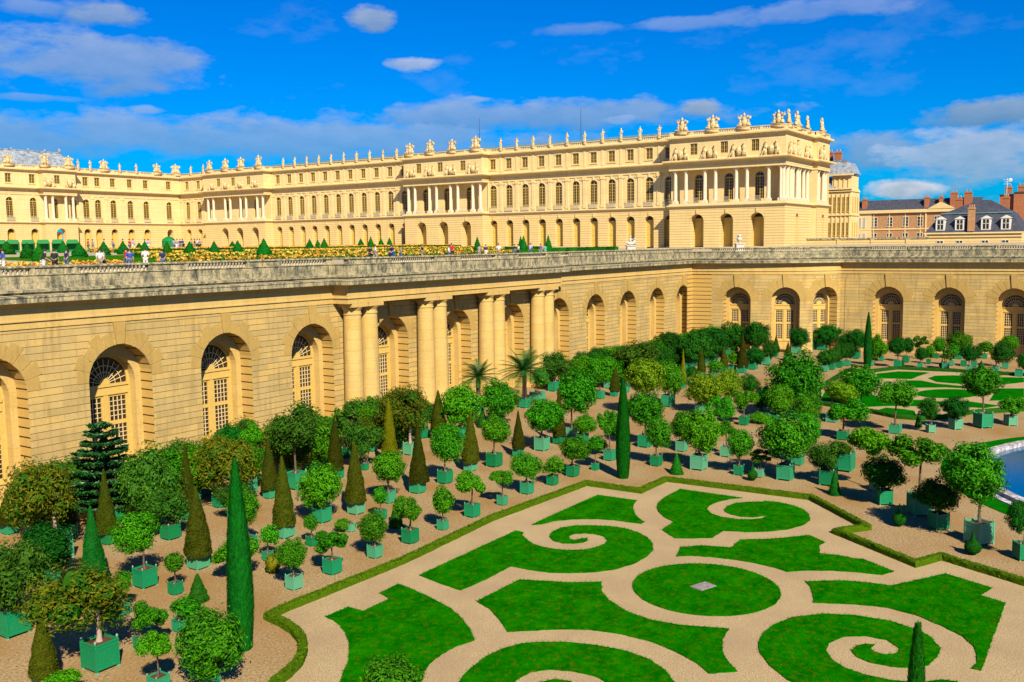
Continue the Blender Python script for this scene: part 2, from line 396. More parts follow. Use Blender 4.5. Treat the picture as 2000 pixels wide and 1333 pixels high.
M_YD = speck('yellow_shutters', [(.3, (.66, .44, .08)), (.7, (.78, .55, .14))], 2.0, .6, .1)
M_IRON = mat('gilded_railing', (.55, .5, .36), .5)
M_BLIND = mat('pale_blind', (.55, .5, .4), .8)
M_SLATE = speck('slate', [(.3, (.045, .05, .07)), (.7, (.10, .11, .14))], 2.0, .5)
M_LEAD = speck('lead_roof', [(.3, (.10, .19, .22)), (.7, (.24, .36, .38))], 1.5, .45)
M_GLEAD = speck('pale_slate', [(.3, (.13, .16, .2)), (.7, (.5, .56, .62))], 1.3, .5)
M_WHITE = mat('white_paint', (.78, .76, .7), .6)
M_PLINTH = speck('pale_stone', [(.3, (.5, .46, .38)), (.7, (.78, .74, .65))], 4.0)
def brickmat(name, c1, c2, mo):
    c1, c2, mo = K3(c1), K3(c2), K3(mo)
    m = mat(name, c1, .9); t = NT(m); p = t.n('ShaderNodeSeparateXYZ', {0: t.pos()})
    v = t.n('ShaderNodeCombineXYZ', {0: t.math('ADD', p.outputs[0], p.outputs[1]), 1: p.outputs[2], 2: 0.0}).outputs[0]
    b = t.n('ShaderNodeTexBrick', {'Vector': v, 'Color1': (*c1, 1), 'Color2': (*c2, 1), 'Mortar': (*mo, 1), 'Scale': 1.0, 'Mortar Size': .012, 'Brick Width': .3, 'Row Height': .1})
    c = t.mix(.5, b.outputs['Color'], t.ramp(t.noise(2, 6, .7), [(.3, (.6, .6, .6)), (.7, (1.3, 1.3, 1.3))]), 'MULTIPLY')
    t.base(c); return m
M_BR = brickmat('orange_brick', (.46, .20, .08), (.56, .27, .11), (.5, .36, .2))
M_BRD = brickmat('red_chimney_brick', (.40, .10, .035), (.5, .15, .05), (.4, .25, .15))
M_WATER = mat('pool_water', (.0, .10, .24), .06, spec=.6)
M_SKIN = mat('skin', (.5, .3, .2), .6)
M_HAIR = mat('hair', (.05, .03, .02), .7)
M_FLO = leafmat('marigolds', (.66, .25, .01), (.82, .60, .08), .15, .7, .05)
M_FLG = leafmat('bedding_foliage', (.02, .12, .01), (.08, .24, .02), .15, .7, .1)
M_TENT = mat('green_canvas', (.0, .22, .04), .7)
M_DEC = mat('dark_planter_paint', (.02, .07, .06), .6)

# ================================================================ surveyed positions (metres)
TREES=[('ball',26.97,-18.81,0.0,0.87,1.0,-0.4,2.65,0.97,0.92,263),('small',27.11,-20.93,0.0,0.54,0.63,-0.01,1.52,0.42,0.42,339),('cone',30.06,-18.82,0.0,0.85,0.82,0.07,2.49,0.7,1.74,387),('cone',35.37,-11.0,0.0,0.64,0.7,0.13,2.62,0.52,1.99,368),('cone',29.99,-11.27,0.0,0.68,0.75,-0.31,2.42,0.6,1.8,198),('araucaria',32.85,-7.83,0.0,0.74,0.85,-0.72,3.6,2.2,2.38,204),('bush',33.61,-11.02,0.0,0.91,1.02,-0.8,2.55,1.38,1.83,281),('pomeg',27.0,-11.18,0.0,1.31,1.44,-0.8,3.66,1.51,1.58,65),('cone',30.03,-7.52,0.0,0.57,0.61,-0.35,2.25,0.43,1.67,123),('cone',28.13,-4.52,0.0,0.83,0.68,-0.32,1.13,0.56,1.11,5),('oleander',20.41,-18.98,0.0,1.11,1.27,0.52,2.63,1.19,1.35,42),('pomeg',20.51,-25.17,0.0,1.07,1.23,-0.76,2.78,1.52,1.2,153),('cone',18.56,-24.65,0.0,0.71,0.43,-0.04,1.42,0.51,1.29,80),('small',18.06,-26.68,0.0,0.45,0.52,0.04,0.83,0.58,0.3,119),('loose',22.46,-24.94,0.0,0.47,0.54,0.42,1.46,0.75,0.72,291),('loose',20.42,-28.93,0.0,0.63,0.73,0.0,1.94,0.65,0.67,306),('small',24.25,-21.05,0.0,0.52,0.5,0.06,1.53,0.36,0.42,238),('small',24.45,-24.81,0.0,0.51,0.58,0.33,0.97,0.62,0.42,363),('ball',21.72,-30.26,0.0,0.5,0.52,0.01,1.57,1.16,1.3,409),('loose',29.71,-22.25,0.0,0.54,0.62,-0.06,1.16,1.09,1.0,460),('ball',33.29,-18.81,0.0,0.74,0.85,-0.18,2.43,0.71,0.97,476),('pomeg',38.21,-10.49,0.0,0.76,0.88,0.39,2.98,1.7,1.46,440),('ball',30.57,-25.2,0.0,0.63,0.73,-0.05,1.74,0.64,0.63,570),('loose',33.09,-25.23,0.0,0.72,0.83,-0.03,1.75,0.87,0.71,646),('ball',36.06,-25.38,0.0,0.63,0.72,-0.07,1.63,0.7,0.72,728),('small',35.71,-21.12,0.0,0.51,0.53,-0.03,1.3,0.38,0.39,606),('small',32.72,-20.97,0.0,0.45,0.52,0.15,1.38,0.44,0.45,526),('cone',36.0,-18.65,0.0,0.9,0.85,0.02,2.68,0.61,1.96,554),('cone',41.31,-11.57,0.0,0.68,0.78,-0.06,2.42,0.56,1.58,523),('olive',43.93,-11.22,0.0,1.08,1.24,-0.07,4.13,1.66,1.36,575),('loose',43.52,-8.0,0.0,0.56,0.64,-0.26,3.57,0.91,1.2,496),('ball',39.23,-18.35,0.0,0.86,0.93,-0.04,2.19,1.19,1.14,626),('cone',47.48,-11.57,0.0,0.71,0.78,-0.37,2.59,0.61,1.75,647),('cone',41.59,-18.87,0.0,0.81,0.89,-0.06,2.66,0.61,1.84,692),('small',38.72,-21.13,0.0,0.45,0.52,-0.46,-0.21,0.46,0.4,667),('oleander',50.25,-11.56,0.0,0.5,0.57,-0.26,2.26,1.29,1.27,703),('small',41.49,-20.95,0.0,0.56,0.6,-0.02,1.43,0.4,0.48,742),('ball',44.5,-18.92,0.0,0.71,0.81,0.08,2.35,1.06,0.89,760),('ycone',51.92,-12.58,0.0,0.83,0.94,-0.12,3.04,0.59,2.13,758),('pomeg',55.94,-11.12,0.0,0.88,1.01,-0.7,3.77,1.48,1.58,783),('cone',47.36,-18.93,0.0,0.84,0.84,0.29,2.66,0.59,1.99,823),('sparse',52.75,-7.57,0.0,0.69,0.79,-0.06,3.31,1.06,1.47,677),('loose',59.37,-4.23,0.0,0.75,0.87,-0.02,2.66,0.83,1.28,729),('ball',50.3,-18.93,0.0,0.82,0.94,0.15,2.82,1.12,1.27,873),('ball',62.59,-11.1,0.0,1.09,1.16,0.0,2.87,1.54,1.6,901),('cone',61.51,-9.55,0.0,0.88,0.97,-0.03,2.6,0.72,1.6,856),('cone',54.07,-18.3,0.0,0.76,0.75,0.07,2.57,0.6,1.84,920),('ball',68.53,-10.6,0.0,1.02,1.03,0.16,2.56,1.64,1.39,974),('palm',74.23,-4.41,0.0,0.96,1.02,0.08,3.17,1.85,1.69,936),('ball',56.05,-19.0,0.0,0.93,1.07,0.14,2.72,0.99,0.89,969),('loose',44.77,-25.29,0.0,0.74,0.85,-0.04,2.09,0.99,0.76,920),('loose',47.83,-25.37,0.0,0.55,0.63,-0.06,1.86,0.83,0.45,979),('cone',59.62,-18.74,0.0,0.68,0.76,0.08,2.09,0.46,1.51,1014),('loose',38.93,-25.37,0.0,0.73,0.84,-0.07,1.94,0.86,0.79,798),('small',41.77,-25.4,0.0,0.52,0.59,0.02,1.69,0.55,0.77,864),('ball',50.89,-25.21,0.0,0.71,0.82,-0.02,1.86,0.9,0.72,1028),('small',53.65,-25.46,0.0,0.63,0.7,0.09,1.26,0.62,0.6,1081),('palm',78.15,-7.23,0.0,0.9,1.04,-0.02,3.7,2.46,1.95,1024),('small',82.18,-6.17,0.0,1.28,1.01,0.34,2.49,0.77,0.9,1056),('ball',62.46,-19.1,0.0,0.96,1.1,0.17,2.8,1.36,1.14,1063),('cone',65.19,-18.97,0.0,0.74,0.85,0.14,2.64,0.49,1.88,1094),('ball',67.92,-18.61,0.0,0.77,0.88,0.49,3.84,1.59,1.6,1128),('oleander',88.7,-4.18,0.0,1.01,1.15,0.18,2.96,1.58,1.53,1085),('cone',96.51,-2.78,0.0,0.49,0.57,0.1,1.86,0.27,0.82,1131),('cone',93.12,-5.83,0.0,0.57,0.66,0.14,1.65,0.39,1.51,1149),('ball',86.65,-11.07,0.0,0.79,0.91,-0.07,3.01,1.38,1.27,1171),('cone',88.81,-11.57,0.0,0.67,0.74,0.27,2.29,0.52,1.47,1204),('ball',66.03,-20.72,0.0,0.81,0.93,0.21,1.44,0.91,0.9,1142),('loose',62.1,-25.32,0.0,0.76,0.87,-0.1,2.9,0.82,1.3,1189),('yball',80.3,-19.07,0.0,0.97,1.09,0.17,3.71,1.79,1.52,1258),('ball',67.68,-25.49,0.0,0.92,1.05,-0.02,3.11,1.37,1.2,1260),('ball',62.28,-29.03,0.0,0.72,0.82,0.13,2.45,0.9,1.06,1285),('ball',85.87,-19.12,0.0,1.11,1.2,0.27,2.92,1.2,1.49,1310),('olive',96.1,-10.22,0.0,1.25,1.3,0.15,3.54,2.73,1.7,1240),('ball',56.42,-25.42,0.0,0.73,0.84,0.22,1.96,1.08,0.77,1124),('small',58.83,-25.88,0.0,0.45,0.52,0.14,1.9,0.62,0.54,1166),('sparse',91.72,-11.31,0.0,0.92,1.06,0.2,1.79,0.56,0.38,1223),('yball',84.03,-23.31,0.0,0.83,0.96,0.38,2.22,1.64,1.54,1376),('yball',87.05,-24.67,0.0,0.94,1.01,0.25,2.59,1.2,1.29,1423),('loose',80.32,-28.97,0.0,0.75,0.86,0.05,2.22,1.12,1.03,1455),('loose',76.75,-27.34,0.0,0.83,0.9,0.8,1.91,1.24,1.05,1428),('ball',67.72,-28.62,0.0,0.78,0.86,0.28,1.92,1.03,1.18,1339),('ball',62.81,-32.11,0.0,1.01,1.16,0.22,2.84,1.27,1.41,1372),('ball',62.72,-35.11,0.0,0.61,0.7,0.08,2.26,0.86,0.93,1446),('loose',67.74,-32.21,0.0,0.74,0.85,-0.07,2.28,0.87,0.84,1417),('ball',82.19,-30.41,0.0,0.88,0.83,-0.46,-0.73,0.98,0.99,1489),('ball',63.07,-38.28,0.0,1.0,1.15,-0.05,2.94,1.64,1.35,1534),('ball',85.63,-31.75,0.0,1.0,1.15,0.2,3.7,2.26,2.16,1556),('ball',82.5,-30.93,0.0,0.89,0.83,0.47,2.17,1.15,1.24,1522),('dark',84.72,-28.99,0.0,0.61,0.71,0.17,1.91,0.85,0.96,1491),('ball',67.78,-37.64,0.0,0.8,0.84,0.66,2.54,0.88,1.22,1576),('ball',76.05,-35.55,0.0,0.82,0.85,0.25,2.81,1.02,0.99,1576),('sparse',62.81,-36.56,0.0,0.57,0.65,0.07,1.52,0.75,0.44,1486),('oleander',63.12,-41.14,0.0,1.02,1.08,-0.28,1.89,0.92,1.01,1611),('bush',67.73,-40.97,0.0,1.25,1.31,-0.22,1.13,0.81,0.91,1645),('dark',115.34,-5.36,0.0,1.26,1.22,0.61,2.34,1.75,1.76,1311),('dark',109.54,-11.13,0.0,1.19,1.29,0.73,3.19,1.79,1.72,1358),('dark',121.54,-9.28,0.0,1.19,1.25,0.16,2.88,2.11,1.64,1394),('dark',126.12,-9.61,0.0,1.23,1.28,0.66,3.12,1.77,1.61,1430),('dark',126.49,-13.09,0.0,1.23,1.27,0.52,3.4,1.9,1.59,1477),('dark',116.18,-16.85,0.0,1.02,0.88,0.29,1.67,1.13,1.1,1475),('small',112.82,-15.37,0.0,0.88,0.86,0.46,1.43,1.0,1.05,1437),('small',106.94,-15.27,0.0,0.84,0.83,0.29,1.16,0.96,0.76,1397),('cone',114.79,-5.0,0.0,0.8,0.76,0.19,1.62,0.46,1.45,1296),('cone',106.26,-14.03,0.0,0.84,0.83,0.21,1.86,0.52,1.66,1373),('cone',111.32,-14.84,0.0,0.87,0.86,0.23,1.71,0.53,1.57,1417),('cone',112.48,-16.8,0.0,0.99,0.86,0.21,2.62,0.6,2.28,1453),('cone',130.16,-15.07,0.0,0.76,0.81,0.22,1.56,0.48,1.53,1518),('cone',127.14,-17.74,0.0,0.74,0.7,0.22,1.35,0.47,1.18,1542),('ycone',97.58,-15.56,0.0,0.58,0.64,0.01,2.27,0.35,2.06,1334),('dark',121.36,-16.83,0.0,1.06,1.21,0.46,1.88,1.06,1.14,1504),('dark',135.8,-16.23,0.0,1.19,1.16,0.37,2.4,1.41,1.25,1561),('oleander',141.01,-16.63,0.0,1.23,1.19,0.4,1.62,1.19,1.11,1588),('dark',100.52,-15.09,0.0,0.89,0.92,0.23,1.23,0.72,0.79,1351),('dark',94.47,-24.21,0.0,0.74,0.72,0.08,1.48,0.83,0.96,1464),('dark',141.82,-18.16,0.0,1.24,1.19,0.8,2.13,1.87,1.54,1620),('dark',137.35,-22.38,0.0,1.06,1.14,0.36,1.55,1.22,1.23,1652),('dark',133.47,-25.18,0.0,1.01,1.16,-0.05,2.69,1.34,1.34,1672),('dark',118.17,-25.3,0.0,0.8,0.92,0.11,1.79,0.99,0.86,1614),('dark',120.66,-25.47,0.0,0.76,0.88,0.17,1.82,0.87,0.8,1628),('dark',123.07,-25.74,0.0,0.78,0.89,0.1,2.03,0.95,0.96,1642),('dark',125.07,-26.16,0.0,0.73,0.84,0.16,2.14,0.82,0.89,1657),('ball',126.79,-28.78,0.0,0.62,0.71,0.49,2.11,0.89,1.86,1710),('small',132.46,-28.7,0.0,0.62,0.71,0.09,1.54,0.71,0.87,1723),('dark',126.2,-32.1,0.0,0.86,0.99,-0.14,2.78,1.09,0.98,1752),('dark',132.2,-31.87,0.0,0.8,0.91,0.2,2.34,0.76,0.91,1773),('sparse',137.05,-32.5,0.0,0.6,0.69,0.2,2.54,1.05,0.94,1798),('dark',127.01,-34.61,0.0,0.64,0.74,0.14,1.88,0.81,0.73,1800),('small',131.91,-34.69,0.0,0.56,0.65,0.11,1.61,0.6,0.75,1816),('ball',138.85,-34.39,0.0,0.68,0.66,0.39,1.83,0.86,0.94,1835),('sparse',127.42,-37.48,0.0,0.77,0.88,0.28,1.92,0.86,0.79,1852),('ball',139.27,-37.11,0.0,0.87,1.0,0.18,2.24,1.59,1.24,1876),('small',131.49,-37.47,0.0,0.64,0.74,0.15,1.94,0.66,0.81,1861),('dark',126.0,-40.34,0.0,0.64,0.74,0.09,2.15,0.91,0.7,1895),('dark',131.66,-38.89,0.0,0.71,0.74,0.26,1.85,0.59,0.66,1887),('small',141.52,-39.96,0.0,0.69,0.66,0.02,1.54,0.93,0.7,1924),('dark',131.66,-40.08,0.0,0.71,0.73,0.19,1.84,0.65,0.66,1906),('dark',126.42,-43.21,0.0,0.82,0.94,0.74,2.53,1.24,1.18,1958),('ball',131.74,-43.6,0.0,0.77,0.72,0.45,3.24,1.07,0.86,1971),('dark',124.87,-45.85,0.0,0.86,0.81,0.35,1.82,0.54,0.81,1997),('ball',89.38,-46.86,-0.75,1.18,1.36,-0.22,3.97,1.41,1.16,1916),('dark',84.9,-43.49,-0.9,0.62,0.72,-0.2,2.12,0.8,0.83,1814),('dark',87.49,-45.01,-0.73,0.87,0.99,-0.09,1.9,1.05,0.82,1866),('loose',91.6,-48.72,-0.88,0.84,0.97,0.03,2.01,1.12,0.88,1976),('ball',94.47,-34.96,0.0,1.01,0.9,0.34,2.48,1.73,1.35,1679),('loose',83.14,-41.06,0.0,0.93,0.78,0.04,3.29,1.64,1.41,1751),('yball',85.68,-35.18,0.0,1.0,0.83,0.8,2.69,1.34,0.83,1656),('loose',78.33,-38.06,0.0,0.84,0.76,0.18,2.49,1.64,1.28,1652),('loose',63.25,-44.18,-0.94,0.76,0.88,-0.64,3.2,1.23,1.13,1694),('loose',58.88,-47.61,-0.98,1.15,1.32,-0.26,3.94,1.49,1.13,1789),('dark',60.18,-45.35,-1.03,0.85,0.97,-0.06,1.98,1.18,0.9,1727),('ball',54.89,-51.36,-0.56,1.12,1.29,-0.42,3.93,1.47,1.33,1899),('dark',56.53,-49.08,-0.78,0.86,0.99,-0.11,1.99,1.13,0.82,1831),('dark',53.22,-53.64,-0.98,0.81,0.93,-0.28,2.25,0.55,0.74,1991)]
LAWN={'a':[(28.82,-28.99),(30.18,-29.07),(30.17,-29.98),(31.95,-29.99),(32.22,-29.13),(33.6,-29.06),(33.42,-30.15),(32.96,-31.81),(32.49,-33.13),(31.84,-34.23),(31.14,-35.14),(30.32,-36.01),(29.43,-35.73),(28.49,-35.71),(27.59,-35.84),(26.98,-36.09),(26.17,-36.57),(25.51,-37.17),(25.09,-37.7),(23.46,-36.26),(23.83,-34.54),(25.25,-33.5),(25.94,-33.09),(26.7,-32.44),(27.4,-31.75),(27.95,-31.05),(28.46,-30.22),(28.73,-29.56)],'b':[(35.1,-29.14),(43.66,-29.15),(43.61,-29.7),(43.12,-29.94),(42.67,-30.53),(42.17,-31.23),(42.0,-31.99),(42.01,-32.7),(42.29,-33.48),(42.81,-34.12),(43.51,-34.43),(44.22,-34.55),(44.84,-34.37),(45.34,-33.86),(45.45,-33.28),(45.29,-32.71),(44.91,-32.27),(44.38,-32.21),(43.96,-32.5),(43.91,-32.85),(44.39,-33.02),(44.6,-33.23),(44.22,-33.48),(43.78,-33.41),(43.37,-33.09),(43.1,-32.6),(43.23,-31.88),(43.7,-31.34),(44.48,-31.03),(45.47,-31.02),(46.25,-31.49),(46.78,-32.29),(47.2,-33.23),(47.31,-34.15),(46.99,-35.12),(46.45,-36.01),(45.57,-36.74),(44.6,-37.21),(43.49,-37.38),(42.16,-37.31),(40.89,-36.89),(40.06,-36.26),(39.27,-35.26),(38.82,-34.43),(38.63,-33.42),(38.56,-32.24),(36.41,-32.27),(34.55,-32.11),(34.74,-30.74)],'c':[(45.09,-29.31),(46.33,-29.27),(52.84,-29.37),(52.93,-32.12),(52.08,-32.32),(51.16,-32.74),(50.23,-33.34),(49.5,-33.95),(49.03,-34.56),(48.58,-34.57),(48.49,-33.88),(48.41,-32.92),(48.03,-31.85),(47.32,-30.78),(46.42,-30.01),(45.57,-29.75)],'d':[(54.49,-33.28),(56.94,-33.29),(56.92,-37.52),(56.27,-36.93),(55.15,-36.53),(54.17,-36.42),(53.3,-36.63),(52.6,-37.23),(52.24,-38.01),(52.31,-38.93),(52.72,-39.71),(53.28,-40.12),(54.0,-40.18),(53.78,-40.02),(53.17,-39.54),(52.92,-38.93),(53.07,-38.25),(53.4,-37.76),(53.83,-37.51),(54.66,-37.39),(55.57,-37.61),(56.24,-38.19),(56.71,-38.92),(56.98,-38.95),(57.12,-39.76),(56.84,-40.81),(56.3,-41.56),(55.46,-42.16),(54.32,-42.57),(53.09,-42.5),(51.85,-42.02),(50.94,-41.23),(50.27,-40.37),(49.78,-39.06),(48.23,-39.04),(47.58,-38.16),(47.1,-37.33),(48.14,-36.07),(49.91,-36.01),(50.43,-35.2),(51.33,-34.36),(52.17,-33.85),(53.28,-33.45)],'e':[(44.34,-38.67),(45.84,-38.22),(46.67,-39.06),(47.15,-40.53),(48.71,-40.47),(49.6,-41.69),(50.72,-42.74),(51.45,-43.36),(50.6,-44.47),(50.0,-44.34),(48.65,-44.76),(48.85,-45.65),(48.79,-46.62),(48.92,-46.84),(47.84,-48.59),(47.02,-48.21),(46.78,-47.13),(46.38,-46.01),(45.73,-44.95),(45.05,-44.21),(45.32,-43.49),(45.47,-42.45),(45.43,-41.46),(45.18,-40.18),(44.85,-39.27)],'f':[(44.29,-41.69),(44.25,-41.16),(44.12,-40.64),(43.92,-40.15),(43.64,-39.69),(43.29,-39.29),(42.89,-38.94),(42.43,-38.66),(41.94,-38.46),(41.42,-38.33),(40.89,-38.29),(40.36,-38.33),(39.84,-38.46),(39.35,-38.66),(38.89,-38.94),(38.49,-39.29),(38.14,-39.69),(37.86,-40.15),(37.66,-40.64),(37.53,-41.16),(37.49,-41.69),(37.53,-42.22),(37.66,-42.74),(37.86,-43.23),(38.14,-43.69),(38.49,-44.09),(38.89,-44.44),(39.35,-44.72),(39.84,-44.92),(40.36,-45.05),(40.89,-45.09),(41.42,-45.05),(41.94,-44.92),(42.43,-44.72),(42.89,-44.44),(43.29,-44.09),(43.64,-43.69),(43.92,-43.23),(44.12,-42.74),(44.25,-42.22)],'g':[(33.8,-33.58),(37.2,-33.68),(38.15,-35.96),(39.02,-37.18),(37.99,-37.74),(37.14,-38.57),(36.37,-39.91),(36.05,-41.17),(36.21,-42.53),(36.92,-44.36),(35.72,-44.56),(34.75,-44.95),(34.04,-45.41),(33.29,-46.1),(32.56,-45.26),(33.16,-44.52),(33.68,-43.39),(34.02,-42.15),(34.04,-40.74),(33.74,-39.45),(33.0,-38.24),(32.34,-37.43),(31.72,-36.69),(32.25,-36.08),(32.81,-35.38),(33.42,-34.53)],'h':[(26.94,-37.79),(27.43,-37.57),(28.34,-37.41),(29.26,-37.33),(30.17,-37.44),(31.03,-37.83),(31.63,-38.49),(32.13,-39.28),(32.53,-40.48),(32.67,-41.79),(32.46,-42.9),(31.92,-43.8),(31.2,-44.5),(30.51,-45.05),(29.53,-45.43),(28.24,-45.22),(27.04,-44.1),(26.72,-43.4),(27.71,-43.38),(28.75,-43.37),(29.37,-43.05),(29.84,-42.35),(30.06,-41.84),(29.99,-40.89),(29.67,-40.06),(29.06,-39.54),(28.25,-39.46),(27.54,-39.72),(26.82,-40.34),(26.43,-41.37),(25.54,-41.94),(25.28,-39.97),(25.83,-38.77),(26.38,-38.11)],'i':[(28.58,-40.33),(29.05,-40.64),(29.21,-41.21),(29.02,-41.59),(28.54,-41.74),(27.99,-41.09),(28.14,-40.54)],'j':[(44.16,-45.36),(45.16,-46.7),(45.56,-47.78),(45.7,-48.91),(48.8,-50.76),(47.86,-52.9),(46.61,-52.58),(46.13,-53.66),(38.26,-53.77),(38.23,-53.45),(38.84,-53.55),(39.66,-53.43),(40.45,-53.2),(41.23,-52.7),(41.87,-51.87),(42.56,-50.73),(42.84,-49.35),(42.48,-48.07),(41.7,-46.48),(42.75,-46.15),(43.68,-45.73)],'k':[(33.77,-47.74),(34.44,-46.95),(35.35,-46.25),(36.31,-45.87),(37.22,-45.73),(38.32,-45.8),(39.54,-46.23),(40.63,-47.2),(41.19,-48.4),(41.35,-49.86),(40.95,-51.04),(40.44,-51.63),(39.55,-52.14),(38.64,-52.18),(37.65,-52.02),(37.05,-51.42),(36.8,-50.85),(36.75,-50.08),(36.98,-49.55),(37.47,-49.22),(38.03,-49.29),(38.38,-49.53),(38.52,-49.87),(38.11,-49.8),(37.83,-49.99),(37.75,-50.41),(38.12,-50.8),(38.68,-50.77),(39.26,-50.15),(39.19,-49.33),(38.66,-48.62),(37.71,-48.28),(36.93,-48.38),(36.26,-48.77),(35.76,-49.39),(35.55,-50.22),(35.6,-51.12),(35.91,-52.09),(36.26,-52.31),(36.63,-52.68),(36.78,-53.16),(36.27,-53.74),(34.51,-53.32),(32.63,-50.93),(32.62,-49.49)]}
LAWN2={'a':[(119.21,-31.22),(122.48,-32.99),(123.17,-35.79),(122.85,-36.4),(119.71,-35.91),(116.52,-35.66),(115.36,-32.2)],'b':[(118.11,-37.18),(120.59,-37.52),(121.84,-39.23),(122.14,-40.91),(115.71,-42.03),(115.18,-40.31),(115.5,-38.59)],'c':[(114.84,-35.3),(115.7,-36.86),(113.96,-38.86),(113.41,-41.56),(111.9,-42.43),(111.72,-40.23),(109.56,-37.05)],'d':[(108.73,-43.96),(107.99,-43.99),(107.21,-43.88),(106.45,-43.63),(105.72,-43.27),(105.07,-42.8),(104.52,-42.25),(104.1,-41.66),(103.83,-41.03),(103.72,-40.42),(103.78,-39.83),(104.0,-39.3),(104.39,-38.86),(104.91,-38.53),(105.55,-38.32),(106.29,-38.26),(107.07,-38.34),(107.87,-38.57),(108.64,-38.93),(109.34,-39.41),(109.92,-39.98),(110.37,-40.61),(110.64,-41.27),(110.74,-41.92),(110.65,-42.53),(110.39,-43.06),(109.96,-43.49),(109.4,-43.79)],'e':[(101.42,-40.93),(102.11,-42.14),(103.07,-43.45),(101.74,-46.61),(99.63,-45.64),(99.49,-44.13),(98.78,-41.97)],'f':[(93.51,-37.25),(95.24,-37.59),(95.21,-39.34),(94.75,-40.29),(92.22,-40.93),(91.43,-39.57),(91.98,-38.04)],'g':[(104.02,-29.49),(112.86,-29.02),(114.0,-31.09),(103.76,-33.58),(101.71,-35.36),(100.77,-38.2),(101.85,-40.1),(97.81,-40.27),(96.5,-37.61),(94.72,-35.79),(95.92,-33.19),(96.85,-30.87)],'h':[(122.41,-43.08),(123.69,-46.5),(119.82,-46.9),(116.65,-44.95),(117.77,-43.2)],'i':[(113.36,-45.04),(114.69,-47.42),(107.76,-48.13),(105.75,-46.98),(104.53,-45.41)]}
BORD2=[(103.24,-28.86),(119.49,-27.66),(120.51,-30.44),(124.59,-32.36),(125.32,-38.66),(125.21,-46.35),(122.16,-50.71),(104.65,-51.92),(99.9,-48.93),(95.61,-44.84),(92.7,-43.69),(90.28,-41.71),(90.11,-39.85),(91.72,-37.24),(94.08,-31.52)]
HEDGE=[(20.93,-33.58),(23.07,-32.15),(23.85,-31.96),(24.77,-31.6),(25.61,-30.98),(26.36,-30.14),(26.89,-29.12),(27.16,-28.11),(27.34,-27.02),(28.48,-26.95),(34.7,-27.21),(36.64,-27.23),(44.68,-26.75),(54.7,-27.48),(54.76,-31.44),(58.44,-31.54),(58.83,-41.3),(54.23,-45.81),(52.54,-44.53),(49.21,-49.3),(51.03,-50.16),(49.14,-54.08),(46.29,-59.94)]
CYP=[(24.63,-28.53,7.69,0.54),(57.75,-28.67,6.89,0.51),(124.3,-28.87,6.95,0.55),(23.5,-54.2,6.95,0.34)]
GCONE=[('p',27.13,-22.55,1.29,0.49,387),('c',60.73,-31.32,1.48,0.46,1321),('p',40.71,-22.82,1.71,0.38,774),('p',60.75,-42.2,1.65,0.38,1630),('b',55.76,-47.15,1.36,0.36,1756),('b',52.61,-51.4,1.27,0.4,1900),('b',61.57,-36.5,1.27,0.33,1469),('p',130.4,-41.08,1.01,0.39,1916),('b',128.16,-36.95,1.23,0.36,1840),('p',86.8,-42.17,1.46,0.3,1794),('g',25.16,-17.51,4.22,0.67,186),('r',31.5,-22.71,1.06,0.42,534),('p',127.04,-32.54,1.54,0.22,1763),('p',67.73,-9.56,1.87,0.51,943)]
TCONE=[(57.6,48.6,14.82,1.7273),(49.8,30.5,14.82,1.2667),(46.8,23.3,14.9,1.0857),(67.2,53.5,14.79,1.2667),(55.4,31.0,14.78,1.4378),(61.8,36.7,14.79,1.2853),(64.9,37.8,14.83,1.2667),(128.0,125.6,15.51,1.4529),(72.9,45.2,14.85,1.0133),(62.0,26.0,14.99,1.1611),(65.1,26.4,14.98,1.3029),(66.6,24.3,15.0,1.2486),(131.7,99.5,15.62,1.3722),(70.0,24.6,15.05,1.3412),(69.5,19.9,15.21,1.52),(90.3,34.5,15.29,1.1536),(106.1,49.0,15.36,0.95),(98.5,40.0,15.48,1.0962),(131.8,63.9,15.66,1.235),(115.5,46.6,15.79,1.0739),(133.9,60.8,15.71,1.14),(128.4,53.9,15.71,1.0857),(110.7,21.9,15.43,0.95),(123.6,23.0,15.51,0.7917),(118.9,19.4,15.54,1.064),(112.0,10.8,15.47,1.0556)]
TPPL=[(65.6,64.6,13.51),(68.5,60.4,14.11),(51.0,28.0,14.84),(73.2,62.8,14.53),(75.7,59.1,14.47),(82.9,69.3,14.31),(103.5,94.3,13.74),(93.5,78.6,13.98),(70.3,41.5,14.65),(77.2,47.7,14.57),(121.3,52.1,14.91),(105.2,36.4,15.15),(137.7,61.9,14.8),(138.0,61.5,14.7),(138.8,60.3,14.78),(141.1,56.9,14.82),(122.3,36.0,15.06),(136.3,46.1,15.01),(125.1,32.0,15.16),(139.7,41.1,15.12),(149.2,44.9,15.12),(150.8,42.6,15.09),(151.3,41.8,15.08),(144.1,34.5,15.11),(153.7,38.3,15.12),(154.1,37.6,15.01)]
